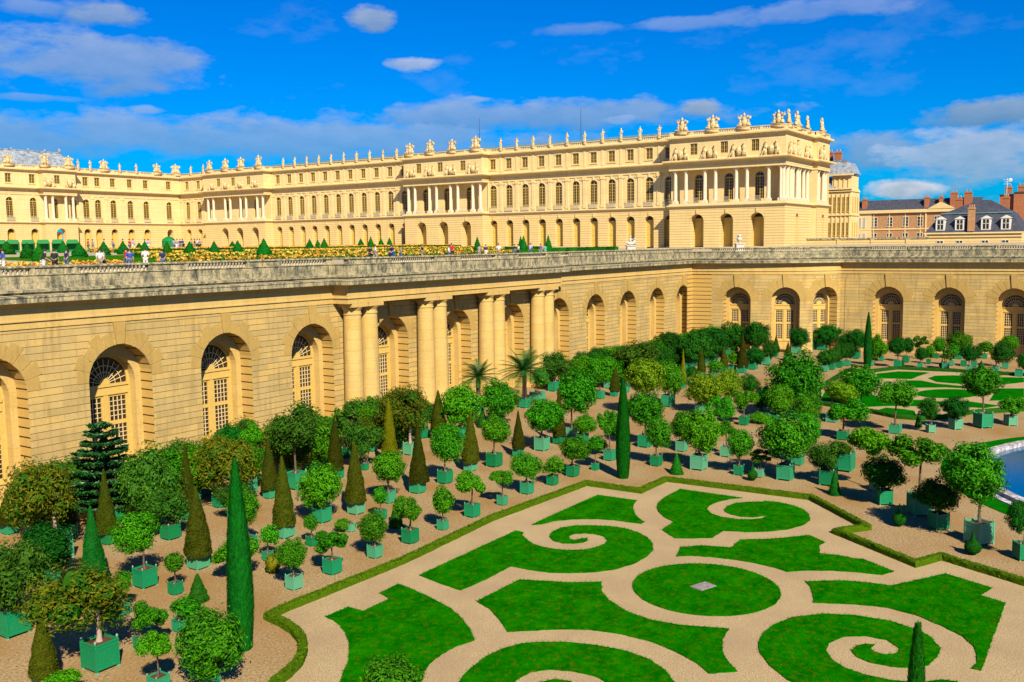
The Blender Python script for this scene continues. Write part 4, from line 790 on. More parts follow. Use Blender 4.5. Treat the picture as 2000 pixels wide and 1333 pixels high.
def pavilion(lo, hi, gw, mw, cols, D=2.5):
    """projection carrying a row of columns; lo, hi in y"""
    us = sorted(-y for y in gw); e = [-hi] + [(a + b) / 2 for a, b in zip(us, us[1:])] + [-lo]
    w.mi = 0
    for i, u in enumerate(us):
        panel(w, PS, e[i], e[i + 1], ZG, 22.12, u, 1.25, ZG, 19.7, 1.9, True, None, 12, d=D, sill=False); keyst(w, PS, u, 21.0, D)
        o = place(PDM, PS, u, D - 1.9, sw); o.scale = (1.4, 1, 1); o.data = PDM; link('pane', PDG, o)
    w.mi = 1
    us = sorted(-y for y in mw); e = [-hi] + [(a + b) / 2 for a, b in zip(us, us[1:])] + [-lo]
    for i, u in enumerate(us):
        panel(w, PS, e[i], e[i + 1], 22.12, 28.9, u, .81, 23.35, 27.2, .3, True, None, 10, d=.25)
        place(PWM[0], PS, u, -.03, sw, 'window', PWM[1]); place(RAIL, PS, u, D - .35, sw)
        panel(w, PS, e[i], e[i + 1], 30.3, 33.92, u, .68, 31.2, 33.2, .25, False, None, d=D - .02)
        place(PWA[0], PS, u, D - .24, sw, 'window', PWA[1])
    w.pbox(PS, -hi + .02, -lo - .02, 22.3, 22.74, -.1, D - .02)          # loggia floor
    w.pbox(PS, -hi + .02, -lo - .02, 28.68, 30.2, -.1, D - .02)          # loggia ceiling
    for s in ((-hi, -lo) if lo > 0 else (-hi,)):
        for z0, z1, m_ in ((ZG, 22.12, 0), (22.12, 28.66, 1), (30.3, 33.92, 1)):
            w.mi = m_; a = s; dd = D if m_ == 0 or z0 > 30 else .5
            w.quad(PS(a, z0, -.1), PS(a, z0, dd), PS(a, z1, dd), PS(a, z1, -.1))
    for y in cols: place(PCOL, PS, -y, D - .5, sw)
pavilion(-7, 13.8, [8.59, 3.22, -2.22], [9.29, 3.73, -1.76], [12.9, 10.9, 7.35, 5.4, 1.65, -.25, -4.0, -6.1], 2.7)
pavilion(55, 75.5, [70.9, 65.1, 59.2], [71.4, 65.7, 59.8], [74.7, 72.9, 69.0, 67.1, 63.4, 61.5, 57.7, 55.8])
pavilion(119.2, 141.3, [133.8, 128.4, 122.8], [135.6, 130.2, 124.6], [140.3, 138.3, 133.9, 132.0, 128.2, 126.2, 122.2, 120.2])
# south end of the wing
PSE = straight((0, -7), (1, 0), (0, -1))
w.mi = 0
e_ = [158.0, 160.7, 169.3, 172.6, 180.2]
for a, b, u in ((158.0, 161.2, None), (161.2, 168.2, 164.6), (168.2, 172.8, None), (172.8, 180.2, 176.8)):
    d_ = .9 if a > 170 else 0
    panel(w, PSE, a, b, ZG - 1, 22.12, u, .8, ZG, 20.0, .6, True, None, 10, d=d_, sill=False)
    if u: place(PDM, PSE, u, d_ - .5, sw)
w.mi = 1
for a, b, u in ((158.0, 161.2, None), (161.2, 168.2, 164.6), (168.2, 172.8, None), (172.8, 180.2, 176.8)):
    d_ = .9 if a > 170 else 0
    panel(w, PSE, a, b, 22.12, 28.9, u, .81, 23.35, 27.2, .3, True, None, 10, d=d_ - .9); panel(w, PSE, a, b, 28.66, 33.92, u, .68, 31.2, 33.2, .25, False, None, d=d_)
    if u: place(PWM[0], PSE, u, d_ - 1.18, sw, 'window', PWM[1]); place(PWA[0], PSE, u, d_ - .22, sw, 'window', PWA[1])
for u in (158.6, 160.3, 162.3, 163.4, 165.8, 167.0, 169.4, 171.6, 173.6, 175.0, 178.2, 179.6): place(PCOL, PSE, u, (.4 if u > 172.7 else -.5), sw)
w.box(158.02, 172.7, -7.0, -5.5, 22.3, 22.74); w.box(172.8, 180.2, -7.88, -5.5, 22.31, 22.75)
w.box(172.8, 172.9, -7.9, -5.9, ZG, 33.9); w.quad((180.2, -7.9, ZG), (180.2, 12, ZG), (180.2, 12, 34.4), (180.2, -7.9, 34.4))
w.build('wall', [M_PAL, M_PALS], sw)
spath = [(160.7, 154.0), (160.7, 141.3), (158.2, 141.3), (158.2, 119.2), (160.7, 119.2), (160.7, 75.5), (158.2, 75.5), (158.2, 55), (160.7, 55), (160.7, 13.8), (158, 13.8), (158, -7), (172.8, -7), (172.8, -7.9), (180.2, -7.9), (180.2, 12)]
tops(sw, spath)
mb = MB()   # roof behind the balustrade
mb.add([(161.9, -5, 34.6), (161.9, 156, 34.6), (167, 150, 36.5), (167, 1, 36.5), (173, 1, 36.5), (173, 150, 36.5), (179, 156, 34.6), (179, -5, 34.6)],
       ((0, 1, 2, 3), (3, 2, 5, 4), (4, 5, 6, 7), (0, 3, 4, 7)))
mb.build('roof', M_LEAD, sw)
# figures carved in front of the attic
def carv(mb, c, n, s=1.0):
    t = Vector((-n.y, n.x))
    for sg in (-1, 1):
        b = Vector((c[0] + t.x * sg * .75 * s, c[1] + t.y * sg * .75 * s, c[2]))
        mb.ell((b.x, b.y, b.z + .45 * s), (.34 * s, .34 * s, .5 * s), 7, 5, .4)
        mb.ell((b.x - t.x * sg * .1, b.y - t.y * sg * .1, b.z + 1.1 * s), (.25 * s, .25 * s, .42 * s), 7, 5, .3)
        mb.ell((b.x - t.x * sg * .15, b.y - t.y * sg * .15, b.z + 1.65 * s), (.14 * s, .14 * s, .18 * s), 6, 5, .1)
        mb.tube([(b.x - t.x * sg * .15, b.y - t.y * sg * .15, b.z + 1.3 * s), (b.x - t.x * sg * .5 * s, b.y - t.y * sg * .5 * s, b.z + .85 * s)], [.1 * s, .07 * s], 5)
        mb.tube([(b.x, b.y, b.z + .4 * s), (b.x + t.x * sg * .3 * s + n.x * .3, b.y + t.y * sg * .3 * s + n.y * .3, b.z + .5 * s), (b.x + t.x * sg * .4 * s + n.x * .3, b.y + t.y * sg * .4 * s + n.y * .3, b.z)], [.17 * s, .14 * s, .08 * s], 5)
    mb.ell((c[0], c[1], c[2] + .75 * s), (.42 * s, .42 * s, .55 * s), 8, 6, .15)
for ys, X in (((11.6, 6.2, 1.0, -4.6), 157.75), ((73.2, 68.2, 62.7, 57.0), 157.95), ((137.6, 132.7, 127.4, 121.8), 157.95)):
    for y in ys:
        mb = MB(); carv(mb, (X, y, 30.35), Vector((-1, 0)), 1.35); mb.build('carving', M_STAT, sw)
for X in (160.2, 162.4, 169.2, 174.6):
    mb = MB(); carv(mb, (X, -7.4 if X < 172 else -8.3, 30.35), Vector((0, -1)), 1.3); mb.build('carving', M_STAT, sw)
# ---- central block, facing south
cb = tag(empty('palace_block', (130, 154, 15)), 'cream palace block at the far left, joining the long wing at an inner corner', 'building')
PC_ = straight((0, 154.06), (1, 0), (0, -1))
w = MB()
mainx = [97.5, 101.5, 105.5, 115.6, 121.07, 126.14, 130.84, 134.1, 137.18, 141.3, 145.97, 150.5, 157.26]
ed = [90] + [(a + b) / 2 for a, b in zip(mainx, mainx[1:])] + [160.7]
for i, x in enumerate(mainx):
    inpav = 123.2 < x < 129.8
    dark = x > 157
    if inpav: continue
    flat_bay(cb, w, PC_, ed[i], ed[i + 1], x, pil=False, dark=dark)
    if x > 128 or 116 < x < 123:
        if x < 150 and x > 128: pilaster(w, PC_, ed[i]); 
# pavilion with columns
D = 1.9; a, b = ed[5], ed[6]
w.mi = 0; panel(w, PC_, 122.6, 130.5, ZG, 22.12, 126.3, 1.15, ZG, 19.9, 1.4, True, None, 12, d=D, sill=False); place(PDM, PC_, 126.3, D - 1.4, cb)
w.mi = 1; panel(w, PC_, a, b, 22.12, 28.9, 126.14, .81, 23.35, 27.2, .3, True, None, 10, d=.1); place(PWM[0], PC_, 126.14, -.18, cb, 'window', PWM[1])
panel(w, PC_, 122.6, 130.5, 30.3, 33.92, 126.0, .68, 31.2, 33.2, .25, False, None, d=D - .02); place(PWA[0], PC_, 126.0, D - .24, cb, 'window', PWA[1])
w.pbox(PC_, 122.62, 130.48, 22.3, 22.74, -.1, D - .02); w.pbox(PC_, 122.62, 130.48, 28.68, 30.2, -.1, D - .02)
for s in (122.6, 130.5):
    for z0, z1, m_ in ((ZG, 22.12, 0), (30.3, 33.92, 1)):
        w.mi = m_; w.quad(PC_(s, z0, -.1), PC_(s, z0, D), PC_(s, z1, D), PC_(s, z1, -.1))
for x in (123.2, 124.9, 128.1, 129.9): place(PCOL, PC_, x, D - .5, cb)
w.box(155.6, 160.6, 156.5, 157, ZG, 22); 
w.build('wall', [M_PAL, M_PALS], cb)
tops(cb, [(90, 154.06), (122.6, 154.06), (122.6, 152.16), (130.5, 152.16), (130.5, 154.06), (160.2, 154.06)])
for x in (123.8, 128.9):
    mb = MB(); carv(mb, (x, 151.9, 30.35), Vector((0, -1)), 1.3); mb.build('carving', M_STAT, cb)
mb = MB()
mb.add([(85, 156, 34.7), (134.6, 156, 34.7), (134.6, 166, 34.7), (85, 166, 34.7), (85, 160, 39.0), (131.6, 160, 39.0), (131.6, 163, 39.0), (85, 163, 39.0)],
       ((0, 1, 5, 4), (1, 2, 6, 5), (2, 3, 7, 6), (4, 5, 6, 7)))
mb.box(85, 132, 159.9, 160.1, 39.0, 39.25); mb.ell((131.6, 160, 39.5), (.4, .4, .7), 7, 5, .3)
for x in range(88, 131, 4): mb.ell((x, 160, 39.35), (.25, .25, .35), 6, 4, .3)
mb.build('roof', M_GLEAD, cb)
mb = MB(); mb.add([(136, 157, 34.6), (165, 157, 34.6), (165, 170, 34.6), (136, 170, 34.6), (139, 161, 35.9), (162, 161, 35.9)], ((0, 1, 5, 4), (0, 4, 3), (4, 5, 2, 3)))
mb.build('roof', M_LEAD, cb)
# ---- roof statues
def statue(seed):
    r = random.Random(seed); mb = MB()
    mb.box(-.32, .32, -.32, .32, 0, .5); mb.box(-.37, .37, -.37, .37, .5, .58)
    mb.lathe([(.2, .58), (.27, .7), (.24, 1.1), (.2, 1.5), (.24, 1.75), (.27, 2.0), (.2, 2.15), (.09, 2.22), (.08, 2.28)], 9, sy=.8)
    mb.ell((0, 0, 2.4), (.12, .13, .16), 7, 6)
    a = r.choice((-1, 1))
    mb.tube([(.22 * a, 0, 2.05), (.38 * a, -.05, 1.75), (.2 * a, -.25, 1.6)], [.08, .07, .05], 6)
    mb.tube([(-.22 * a, 0, 2.05), (-.36 * a, 0, 1.8), (-.42 * a, -.05, 2.15 if r.random() < .5 else 1.45)], [.08, .07, .05], 6)
    for i in range(4): q = r.uniform(-.15, .15); mb.tube([(q, -.18, .62), (q * 1.3, -.2, 1.2), (q, -.17, 1.8)], [.06, .05, .03], 5)
    return mb.data('statue', M_STAT, True)
def trophy(seed):
    r = random.Random(seed); mb = MB()
    mb.box(-1.0, 1.0, -.45, .45, 0, .55); mb.box(-1.08, 1.08, -.5, .5, .55, .66)
    mb.ell((0, 0, 1.25), (.5, .35, .65), 9, 7, .2)
    mb.lathe([(.3, 1.6), (.34, 1.9), (.28, 2.25), (.1, 2.4)], 8, sy=.8); mb.ell((0, 0, 2.6), (.2, .22, .28), 7, 6, .2); mb.ell((0, .05, 2.85), (.08, .2, .16), 6, 5, .2)
    for s in (-1, 1):
        mb.ell((s * .6, -.05, 1.05), (.34, .28, .42), 7, 6, .35); mb.ell((s * .62, -.05, 1.6), (.16, .15, .2), 6, 5, .2)
        mb.tube([(s * .25, 0, 1.3), (s * .75, 0, 2.0), (s * 1.0, .05, 2.5 + r.uniform(-.2, .2))], [.05, .05, .03], 5)
        mb.tube([(s * .2, .1, 1.3), (s * .5, .1, 2.1), (s * .62, .1, 2.7 + r.uniform(-.3, .1))], [.05, .05, .02], 5)
        mb.ell((s * .8, .0, 2.15), (.3, .05, .25), 7, 5, .4); mb.ell((s * .45, .1, 2.3), (.22, .05, .3), 7, 5, .4)
        mb.lathe([(.02, .8), (.3, .82), (.26, .9)], 8, (s * .85, -.25))
        mb.tube([(s * .6, -.2, .9), (s * .9, -.3, .95), (s * .95, -.35, .68)], [.14, .12, .08], 5)
    return mb.data('statue_group', M_STAT, True)
ST = [statue(i) for i in range(3)]; TR = [trophy(i) for i in range(4)]
sts = []   # (x, y, rz, kind)
for i in range(10): sts.append((160.85, 52.06 - 3.88 * i, -pi / 2, 0))
for i in range(10): sts.append((160.85, 115.03 - 3.94 * i, -pi / 2, 0))
for y in (149.3, 144.4): sts.append((160.85, y, -pi / 2, 0))
for y in (11.6, 5.9, .3, -5.6): sts.append((158.3, y, -pi / 2, 1))
for y in (73.9, 68.4, 62.6, 56.6): sts.append((158.5, y, -pi / 2, 1))
for y in (139.0, 133.0, 127.3, 121.0): sts.append((158.5, y, -pi / 2, 1))
for x in (160.2, 164.8, 170.5, 176.2): sts.append((x, -6.7 if x < 172 else -7.6, 0, 1))
for x in (115.9, 123.4, 129.2, 139.3, 154.2): sts.append((x, 154.2 if not 122 < x < 130 else 152.4, 0, 1))
for x in (99, 103, 107, 111, 132.6, 135.7, 143.6, 148.2): sts.append((x, 154.2, 0, 0))
sts.append((159.9, 154.3, -pi / 4, 1))
def onpx(x, y, z=16):
    v = Vector((x, y, z)) - c_; w_ = -v.dot(b_); return 1000 + FPX * v.dot(r_) / w_
ORD = ['first', 'second', 'third', 'fourth', 'fifth', 'sixth', 'seventh', 'eighth', 'ninth', 'tenth', 'eleventh', 'twelfth', 'thirteenth', 'fourteenth', 'fifteenth', 'sixteenth', 'seventeenth', 'eighteenth', 'nineteenth', 'twentieth',
       'twenty first', 'twenty second', 'twenty third', 'twenty fourth', 'twenty fifth', 'twenty sixth', 'twenty seventh', 'twenty eighth', 'twenty ninth', 'thirtieth', 'thirty first', 'thirty second', 'thirty third', 'thirty fourth', 'thirty fifth', 'thirty sixth'] + ['thirty ' + w_ for w_ in ('seventh', 'eighth', 'ninth')] + ['fortieth'] + ['forty ' + w_ for w_ in ('first', 'second', 'third', 'fourth', 'fifth', 'sixth', 'seventh', 'eighth', 'ninth')] + ['fiftieth']
for kd, (mes, nm, grp) in enumerate(((ST, 'statue', 'single statues along the palace roof'), (TR, 'statue_group', 'sculpted trophy groups along the palace roof'))):
    L = sorted([s for s in sts if s[3] == kd], key=lambda s: onpx(s[0], s[1]))
    vis = 0
    for i, (x, y, rz, _) in enumerate(L):
        o = link(nm, mes[i % len(mes)], None, (x, y, 34.76 if not kd else 34.76), rz + rnd.uniform(-.2, .2), (1.0, 1.0, .98 * rnd.uniform(.94, 1.06)) if not kd else (1.12, 1.1, 1.06 * rnd.uniform(.92, 1.08)))
        if onpx(x, y) > 0: vis += 1
        where = 'far left block' if y > 150 else ('palace end face' if y < -6.5 else 'long palace wing')
        what = 'standing statue' if not kd else 'bulky carved trophy group'
        tag(o, '%s on the roof balustrade, %s from left, %s' % (what, ORD[max(vis - 1, 0)], where) if vis else what + ' beyond the left edge of the roof', 'statue', grp)
# ================================================================ buildings beyond the palace
def rectwin(mb, g, P, u, z0, z1, w, d=0, bars=(1, 2)):
    h = w / 2
    for s in (-1, 1): mb.pbox(P, min(u + s * h, u + s * (h - .09)), max(u + s * h, u + s * (h - .09)), z0, z1, d + .01, d + .07)
    mb.pbox(P, u - h, u + h, z1, z1 + .1, d + .01, d + .08); mb.pbox(P, u - h - .05, u + h + .05, z0 - .12, z0, d + .01, d + .16)
    mb.pbox(P, u - .05, u + .05, z0, z1, d + .01, d + .06)
    for k in range(1, bars[1] + 1): zz = z0 + (z1 - z0) * k / (bars[1] + 1); mb.pbox(P, u - h + .09, u + h - .09, zz - .03, zz + .03, d + .01, d + .05)
    g.pbox(P, u - h, u + h, z0, z1, d + .002, d + .009)
def win(par, P, u, z0, z1, w, d=0, m=M_WHITE, bars=(1, 2)):
    mb, g = MB(), MB(); rectwin(mb, g, P, u, z0, z1, w, d, bars)
    f = mb.build('window', m, par); g.build('pane', M_GL, f)
def facing(X): return straight((X, 0), (0, -1), (-1, 0))
# a: pale pavilion with mansard roof
bd = tag(empty('pale_pavilion', (190, -6, 14)), 'tall pale pavilion with pilasters and a grey mansard roof, just right of the palace end', 'building')
P = facing(190); mb = MB()
mb.box(190, 196, -9.4, 6, 10, 26.0); mb.box(190.6, 196, -9.2, -5.6, 26.0, 28.6)
for u in (4.2, 5.0, 5.9, 6.7, 7.6, 8.4, 9.2): mb.pbox(P, u - .13, u + .13, 16.3, 25.0, 0, .14)
for u in (6.1, 7.0, 7.9, 8.8): mb.pbox(P, u - .16, u + .16, 26.1, 28.3, -.6, -.46)
for z in (15.9, 20.8, 25.4): mb.pbox(P, -6, 9.6, z, z + .25, 0, .3)
mb.pbox(P, -6, 9.75, 25.8, 26.1, 0, .5); mb.pbox(P, 5.2, 9.7, 28.5, 28.8, -.6, .1)
mb.build('wall', M_PALS, bd)
P2 = straight((0, -9.4), (1, 0), (0, -1)); mq = MB()
for u in (190.5, 192.2, 193.9, 195.6): mq.pbox(P2, u - .13, u + .13, 16.3, 25.8, 0, .12)
for z in (15.9, 20.8, 25.4): mq.pbox(P2, 190, 196, z, z + .25, 0, .2)
mq.build('side_pilasters', M_PALS, bd)
for u in (191.3, 193.0, 194.7):
    for z0, z1 in ((17.0, 19.4), (21.6, 24.3)): win(bd, P2, u, z0, z1, .6, 0, M_YW)
for u in (4.6, 5.45, 6.3, 7.15, 8.0, 8.8):
    for z0, z1 in ((17.0, 19.4), (21.6, 24.3)): win(bd, P, u, z0, z1, .55, 0, M_YW)
mb = MB(); mb.add([(190.3, -9.6, 28.8), (190.3, -4, 28.8), (196.5, -4, 28.8), (196.5, -9.6, 28.8), (191.4, -8.6, 31.0), (191.4, -4.6, 31.2), (195.6, -4.6, 31.2), (195.6, -8.6, 31.0), (192.4, -8.0, 31.6), (192.4, -5.4, 31.7)],
    ((0, 1, 5, 4), (1, 2, 6, 5), (2, 3, 7, 6), (3, 0, 4, 7), (4, 5, 9, 8), (4, 8, 9, 5), (4, 5, 6, 7)))
mb.add([(190.2, -6.4, 26.1), (190.2, 0, 26.1), (192, 0, 28.4), (192, -6.4, 28.4)], ((0, 1, 2, 3),))
mb.build('roof', M_GLEAD, bd)
def chim(par, X, Y, z0, z1, w, d=.9, m=M_BRD, pots=2):
    w *= .8; z1 -= .25
    mb = MB(); mb.box(X, X + d, Y - w / 2, Y + w / 2, z0, z1); mb.box(X - .08, X + d + .08, Y - w / 2 - .08, Y + w / 2 + .08, z1 - .35, z1 - .2)
    c = mb.build('chimney', m, par)
    for i in range(pots): mb = MB(); y = Y + (i - (pots - 1) / 2) * w / max(pots, 1); mb.lathe([(.12, z1), (.14, z1 + .3), (.1, z1 + .45)], 7, (X + d / 2, y)); mb.build('chimney_pot', M_BR, c)
chim(bd, 193, -5.9, 30.2, 33.6, 1.6); chim(bd, 194, -4.2, 30.2, 33.7, .9)
# b: long brick ministry wing
bb = tag(empty('brick_wing', (235, -8, 14)), 'long two storey orange brick building under a dark slate roof with a pale pediment', 'building')
P = facing(235); mb = MB(); mb.box(235, 247, -21.5, 6, 8, 22.4); mb.build('wall', M_BR, bb)
mb = MB()
for z in (18.3,): mb.pbox(P, -6, 21.6, z, z + .3, 0, .15)
mb.pbox(P, -6, 21.8, 22.2, 22.9, 0, .5); mb.pbox(P, -6, 2.6, 8, 22.2, .01, .1); mb.pbox(P, 14.4, 14.7, 8, 22.2, 0, .2)
for u in (5, 8.5, 12, 15.3): mb.pbox(P, u - .1 - 1.9, u + .1 - 1.9, 15.5, 22.2, 0, .1)
mb.add([(234.4, -14.9, 22.92), (234.4, -20.8, 22.92), (234.4, -17.6, 24.4), (238, -14.9, 22.92), (238, -20.8, 22.92), (238, -17.6, 24.4)], ((0, 1, 2), (0, 2, 5, 3), (1, 2, 5, 4)))
mb.build('stone_trim', M_PALS, bb)
for u in (3.3, 6.7, 10.2, 13.3, 16.9):
    for z0, z1 in ((19.1, 21.2), (15.2, 17.5)): win(bb, P, u, z0, z1, 1.25)
for u in (-4, -3, -2, -1, 0, 1):
    for z0, z1 in ((19.1, 21.2), (15.2, 17.5)): win(bb, P, u, z0, z1, .5, .1)
mb = MB(); mb.add([(234.5, 6, 22.9), (234.5, -26, 22.9), (236.5, -26, 25.3), (236.5, 6, 25.3), (245, -26, 25.5), (245, 6, 25.5)], ((0, 1, 2, 3), (3, 2, 4, 5)))
mb.build('roof', M_SLATE, bb)
for y, w_ in ((-.9, 1.3), (-14.6, 1.2), (-17.6, .9), (-20.3, 1.9), (-23.2, 2.0)): chim(bb, 234.8, y, 23.2, 25.9 if y > -19 else 26.7, w_)
# c: mansard house
mh = tag(empty('mansard_house', (175, -33, 13)), 'stone house with grey slate mansard roof, four white dormers and an orange brick chimney', 'house')
P = facing(175); mb = MB(); mb.box(175, 186, -40.3, -26.0, 8, 17.0); mb.build('wall', M_PAL, mh)
mb = MB(); mb.pbox(P, 25.8, 40.6, 16.35, 16.6, 0, .2); mb.pbox(P, 25.6, 40.7, 16.9, 17.15, 0, .45); mb.build('cornice', M_PALS, mh)
mb = MB()
mb.add([(174.7, -25.7, 17.15), (174.7, -40.6, 17.15), (187, -40.6, 17.15), (187, -25.7, 17.15), (176.6, -28.0, 20.3), (176.6, -38.6, 20.3), (185.4, -38.6, 20.3), (185.4, -28.0, 20.3), (180.2, -33.2, 22.6), (180.2, -34.9, 22.6)],
       ((0, 1, 5, 4), (1, 2, 6, 5), (2, 3, 7, 6), (3, 0, 4, 7), (4, 5, 9, 8), (5, 6, 9), (6, 7, 8, 9), (7, 4, 8)))
mb.build('roof', M_SLATE, mh)
mb = MB(); mb.box(176.35, 176.62, -38.7, -27.9, 20.24, 20.42); mb.build('roof_band', M_LEAD, mh)
PIXD = [(1837), (1874), (1925), (1962)]
for u in (28.1, 31.1, 35.05, 38.0):
    mb = MB(); mb.pbox(P, u - .72, u + .72, 17.5, 19.35, -1.6, .15); mb.add([(174.75, -u + .9, 19.35), (174.75, -u - .9, 19.35), (174.75, -u, 19.85), (176.8, -u + .9, 19.35), (176.8, -u - .9, 19.35), (176.8, -u, 19.85)], ((0, 1, 2), (0, 2, 5, 3), (1, 2, 5, 4)))
    dm = mb.build('dormer', M_WHITE, mh)
    g = MB(); g.pbox(P, u - .45, u + .45, 17.65, 19.2, .152, .165); g.build('pane', M_GL, dm)
    g = MB(); g.pbox(P, u - .05, u + .05, 17.65, 19.2, .17, .2); g.pbox(P, u - .45, u + .45, 18.5, 18.58, .17, .2); g.build('glazing_bar', M_WHITE, dm)
for u in (28.1, 31.1, 35.0, 38.0): win(mh, P, u, 14.6, 15.75, 1.1)
chim(mh, 174.4, -32.85, 17.3, 21.5, 1.25, .9, M_BR, 3)
for y in (-29.5, -36.9): chim(mh, 183, y, 20, 23.4, 1.3)
# d: tall brick block at the right edge
db = tag(empty('brick_block', (215, -36, 13)), 'tall red brick block with chimney stacks at the right edge behind the mansard house', 'building')
mb = MB(); mb.box(215, 226, -34.8, -32, 8, 24.6); mb.box(212, 226, -48, -34.85, 8, 24.9); mb.build('wall', M_BRD, db)
mb = MB(); mb.box(214.8, 226.1, -34.9, -31.9, 24.6, 24.8); mb.box(211.8, 226.2, -48.1, -34.86, 24.9, 25.1); mb.build('coping', M_SLATE, db)
for y in (-33.4, -36, -39.5): chim(db, 213 if y < -35 else 216, y, 25, 26.6, 1.5)
P = facing(215)
# aerial mast and distant masts
mb = MB(); mb.tube([(200, -35.0, 22), (200, -35.0, 27.2)], .05, 5)
for z, l in ((26.9, .7), (26.5, .5), (26.1, .6)): mb.tube([(200, -35.0 - l, z), (200, -35.0 + l, z)], .03, 4)
mb.ell((200, -35.5, 26.8), (.05, .35, .35), 8, 6)
tag(mb.build('roof_aerial', M_WHITE), 'thin white television aerial with a small dish above the brick roofs', 'aerial')
for x, y, z0, z1, t in ((211, 93.4, 30, 49.9, 'shorter thin spire mast behind the middle of the palace roof'), (225.7, 70.6, 30, 52.2, 'taller thin mast rising behind the palace roof, right of centre')):
    mb = MB(); mb.tube([(x, y, z0), (x, y, z1 - 6), (x, y, z1)], [.14, .1, .04], 5); tag(mb.build('distant_mast', M_SLATE), t, 'mast')
# e: boundary wall
mb = MB(); mb.box(165, 165.7, -28.0, -8.6, 10, 16.2); 
P = facing(165)
for u in (14, 19.5, 25): mb.pbox(P, u - .3, u + .3, 10, 16.2, .01, .12)
bw = mb.build('boundary_wall', M_PAL); mb = MB(); mb.pbox(P, 8.5, 28.1, 16.2, 16.45, -.8, .12); mb.build('coping', M_WEA, bw)
tag(bw, 'plain yellow boundary wall between the palace end and the mansard house', 'wall')
# ================================================================ potted trees
def sph():
    z = rnd.uniform(-1, 1); a = rnd.uniform(0, 2 * pi); s = math.sqrt(1 - z * z); return Vector((s * math.cos(a), s * math.sin(a), z))
def crown_ball(n, ls, clumps=46, lump=.2, core=.56, flat=0.0, name='crown', m=M_LF, droop=0, spread=.2):
    mb = MB()
    if core:
        mb.ell((0, 0, 0), (core, core, core), 14, 9, .12)
    cs = []
    for i in range(clumps):
        z = 1 - 2 * (i + .5) / clumps; a = i * 2.39996; s = math.sqrt(1 - z * z)
        v = Vector((s * math.cos(a), s * math.sin(a), z)) + sph() * .12
        cs.append(v.normalized() * (1 - rnd.random() * lump * 2))
    for i in range(n):
        c = rnd.choice(cs); d = sph() * (rnd.random() ** .4) * spread * 1.35
        p = c * (.9) + d
        if p.length < .55: p = p.normalized() * rnd.uniform(.6, .9)
        if rnd.random() < .06: p = p * rnd.uniform(1.04, 1.2)
        nr = p.normalized() * 1.1 + d.normalized() * .7 + sph() * .55 + Vector((0, 0, .25))
        mb.leaf(p, nr, ls * rnd.uniform(.7, 1.25), ls * rnd.uniform(.33, .5))
    return mb
def crown_loose(n, ls, k=11, m=M_LF, r=.36):
    mb = MB(); cs = []
    for i in range(k):
        z = rnd.uniform(-.75, .8); a = i * 2.39996 + rnd.random(); s = math.sqrt(1 - z * z)
        cs.append((Vector((s * math.cos(a), s * math.sin(a), z)) * rnd.uniform(.35, .72), r * rnd.uniform(.7, 1.25)))
    for i in range(n):
        c, q = rnd.choice(cs); d = sph(); p = c + d * q * rnd.uniform(.55, 1.08)
        mb.leaf(p, d + sph() * .7 + Vector((0, 0, .3)), ls * rnd.uniform(.7, 1.3), ls * rnd.uniform(.3, .5))
    for c, q in cs:
        mb.ell(c, (q * .5, q * .5, q * .5), 7, 5, .2)
    return mb
def cone_mesh(n, r, h, ls, bulge=.12, vert=0.0, k=30):
    mb = MB(); seg = 26; ph = rnd.uniform(0, 6)
    def BM(a, t): return 1 + .05 * math.sin(2 * a + 5 * t + ph) + .045 * math.sin(3 * a - 17 * t + ph) + .03 * math.sin(31 * t + a)
    def R(t): return r * ((1 - t) * (1 + bulge * 4 * t * (1 - t)) ** 1 * .93 + .07) * (1 if t < .985 else .3)
    prof = [(R(i / k), h * i / k) for i in range(k + 1)]
    mb.lathe(prof, seg)
    mb.v = [(x * BM(math.atan2(y, x), z / h) * (1 + rnd.gauss(0, .03)), y * BM(math.atan2(y, x), z / h) * (1 + rnd.gauss(0, .03)), z) for x, y, z in mb.v]
    for i in range(n):
        t = 1 - math.sqrt(rnd.random()); a = rnd.uniform(-pi, pi); q = R(t) * BM(a, t) * rnd.uniform(.96, 1.1)
        mb.leaf((q * math.cos(a), q * math.sin(a), t * h), Vector((math.cos(a), math.sin(a), .25)) + sph() * .75, ls * rnd.uniform(.7, 1.3), ls * rnd.uniform(.35, .6))
    return mb
def cypress_mesh(n, r, h):
    mb = MB(); k = 40
    def R(t): return r * min(1, .72 + t * 1.4) * (1 - max(0, (t - .28) / .72) ** 1.7) ** .85 * .97 + .02
    mb.lathe([(R(i / k), h * i / k) for i in range(k + 1)], 26)
    mb.v = [(x * (1 + rnd.gauss(0, .05)), y * (1 + rnd.gauss(0, .05)), z) for x, y, z in mb.v]
    for i in range(n):
        t = rnd.random(); a = rnd.uniform(0, 2 * pi); q = R(t) * rnd.uniform(.95, 1.1)
        p = Vector((q * math.cos(a), q * math.sin(a), t * h)); u = Vector((math.cos(a) * .12, math.sin(a) * .12, 1)) + sph() * .12
        b = Vector((-math.sin(a), math.cos(a), 0)) * .02 + sph() * .008; l = u * rnd.uniform(.1, .2); o = Vector((math.cos(a), math.sin(a), 0)) * .025
        mb.add((p - b, p + b, p + l + o + b * .2, p + l + o - b * .2), ((0, 1, 2, 3),))
    return mb
CR_ = {}
CR_['ball'] = [crown_ball(5200, .068, q_, l_).data('crown', M_LF) for q_, l_ in ((46, .2), (34, .3), (40, .26), (28, .34), (50, .24))]
CR_['yball'] = [crown_ball(5200, .066, 60).data('crown', M_LY)]
CR_['dark'] = [crown_ball(4600, .07, 40, .22).data('crown', M_LD) for _ in range(2)]
CR_['loose'] = [crown_loose(4600, .075).data('crown', M_LF) for _ in range(3)]
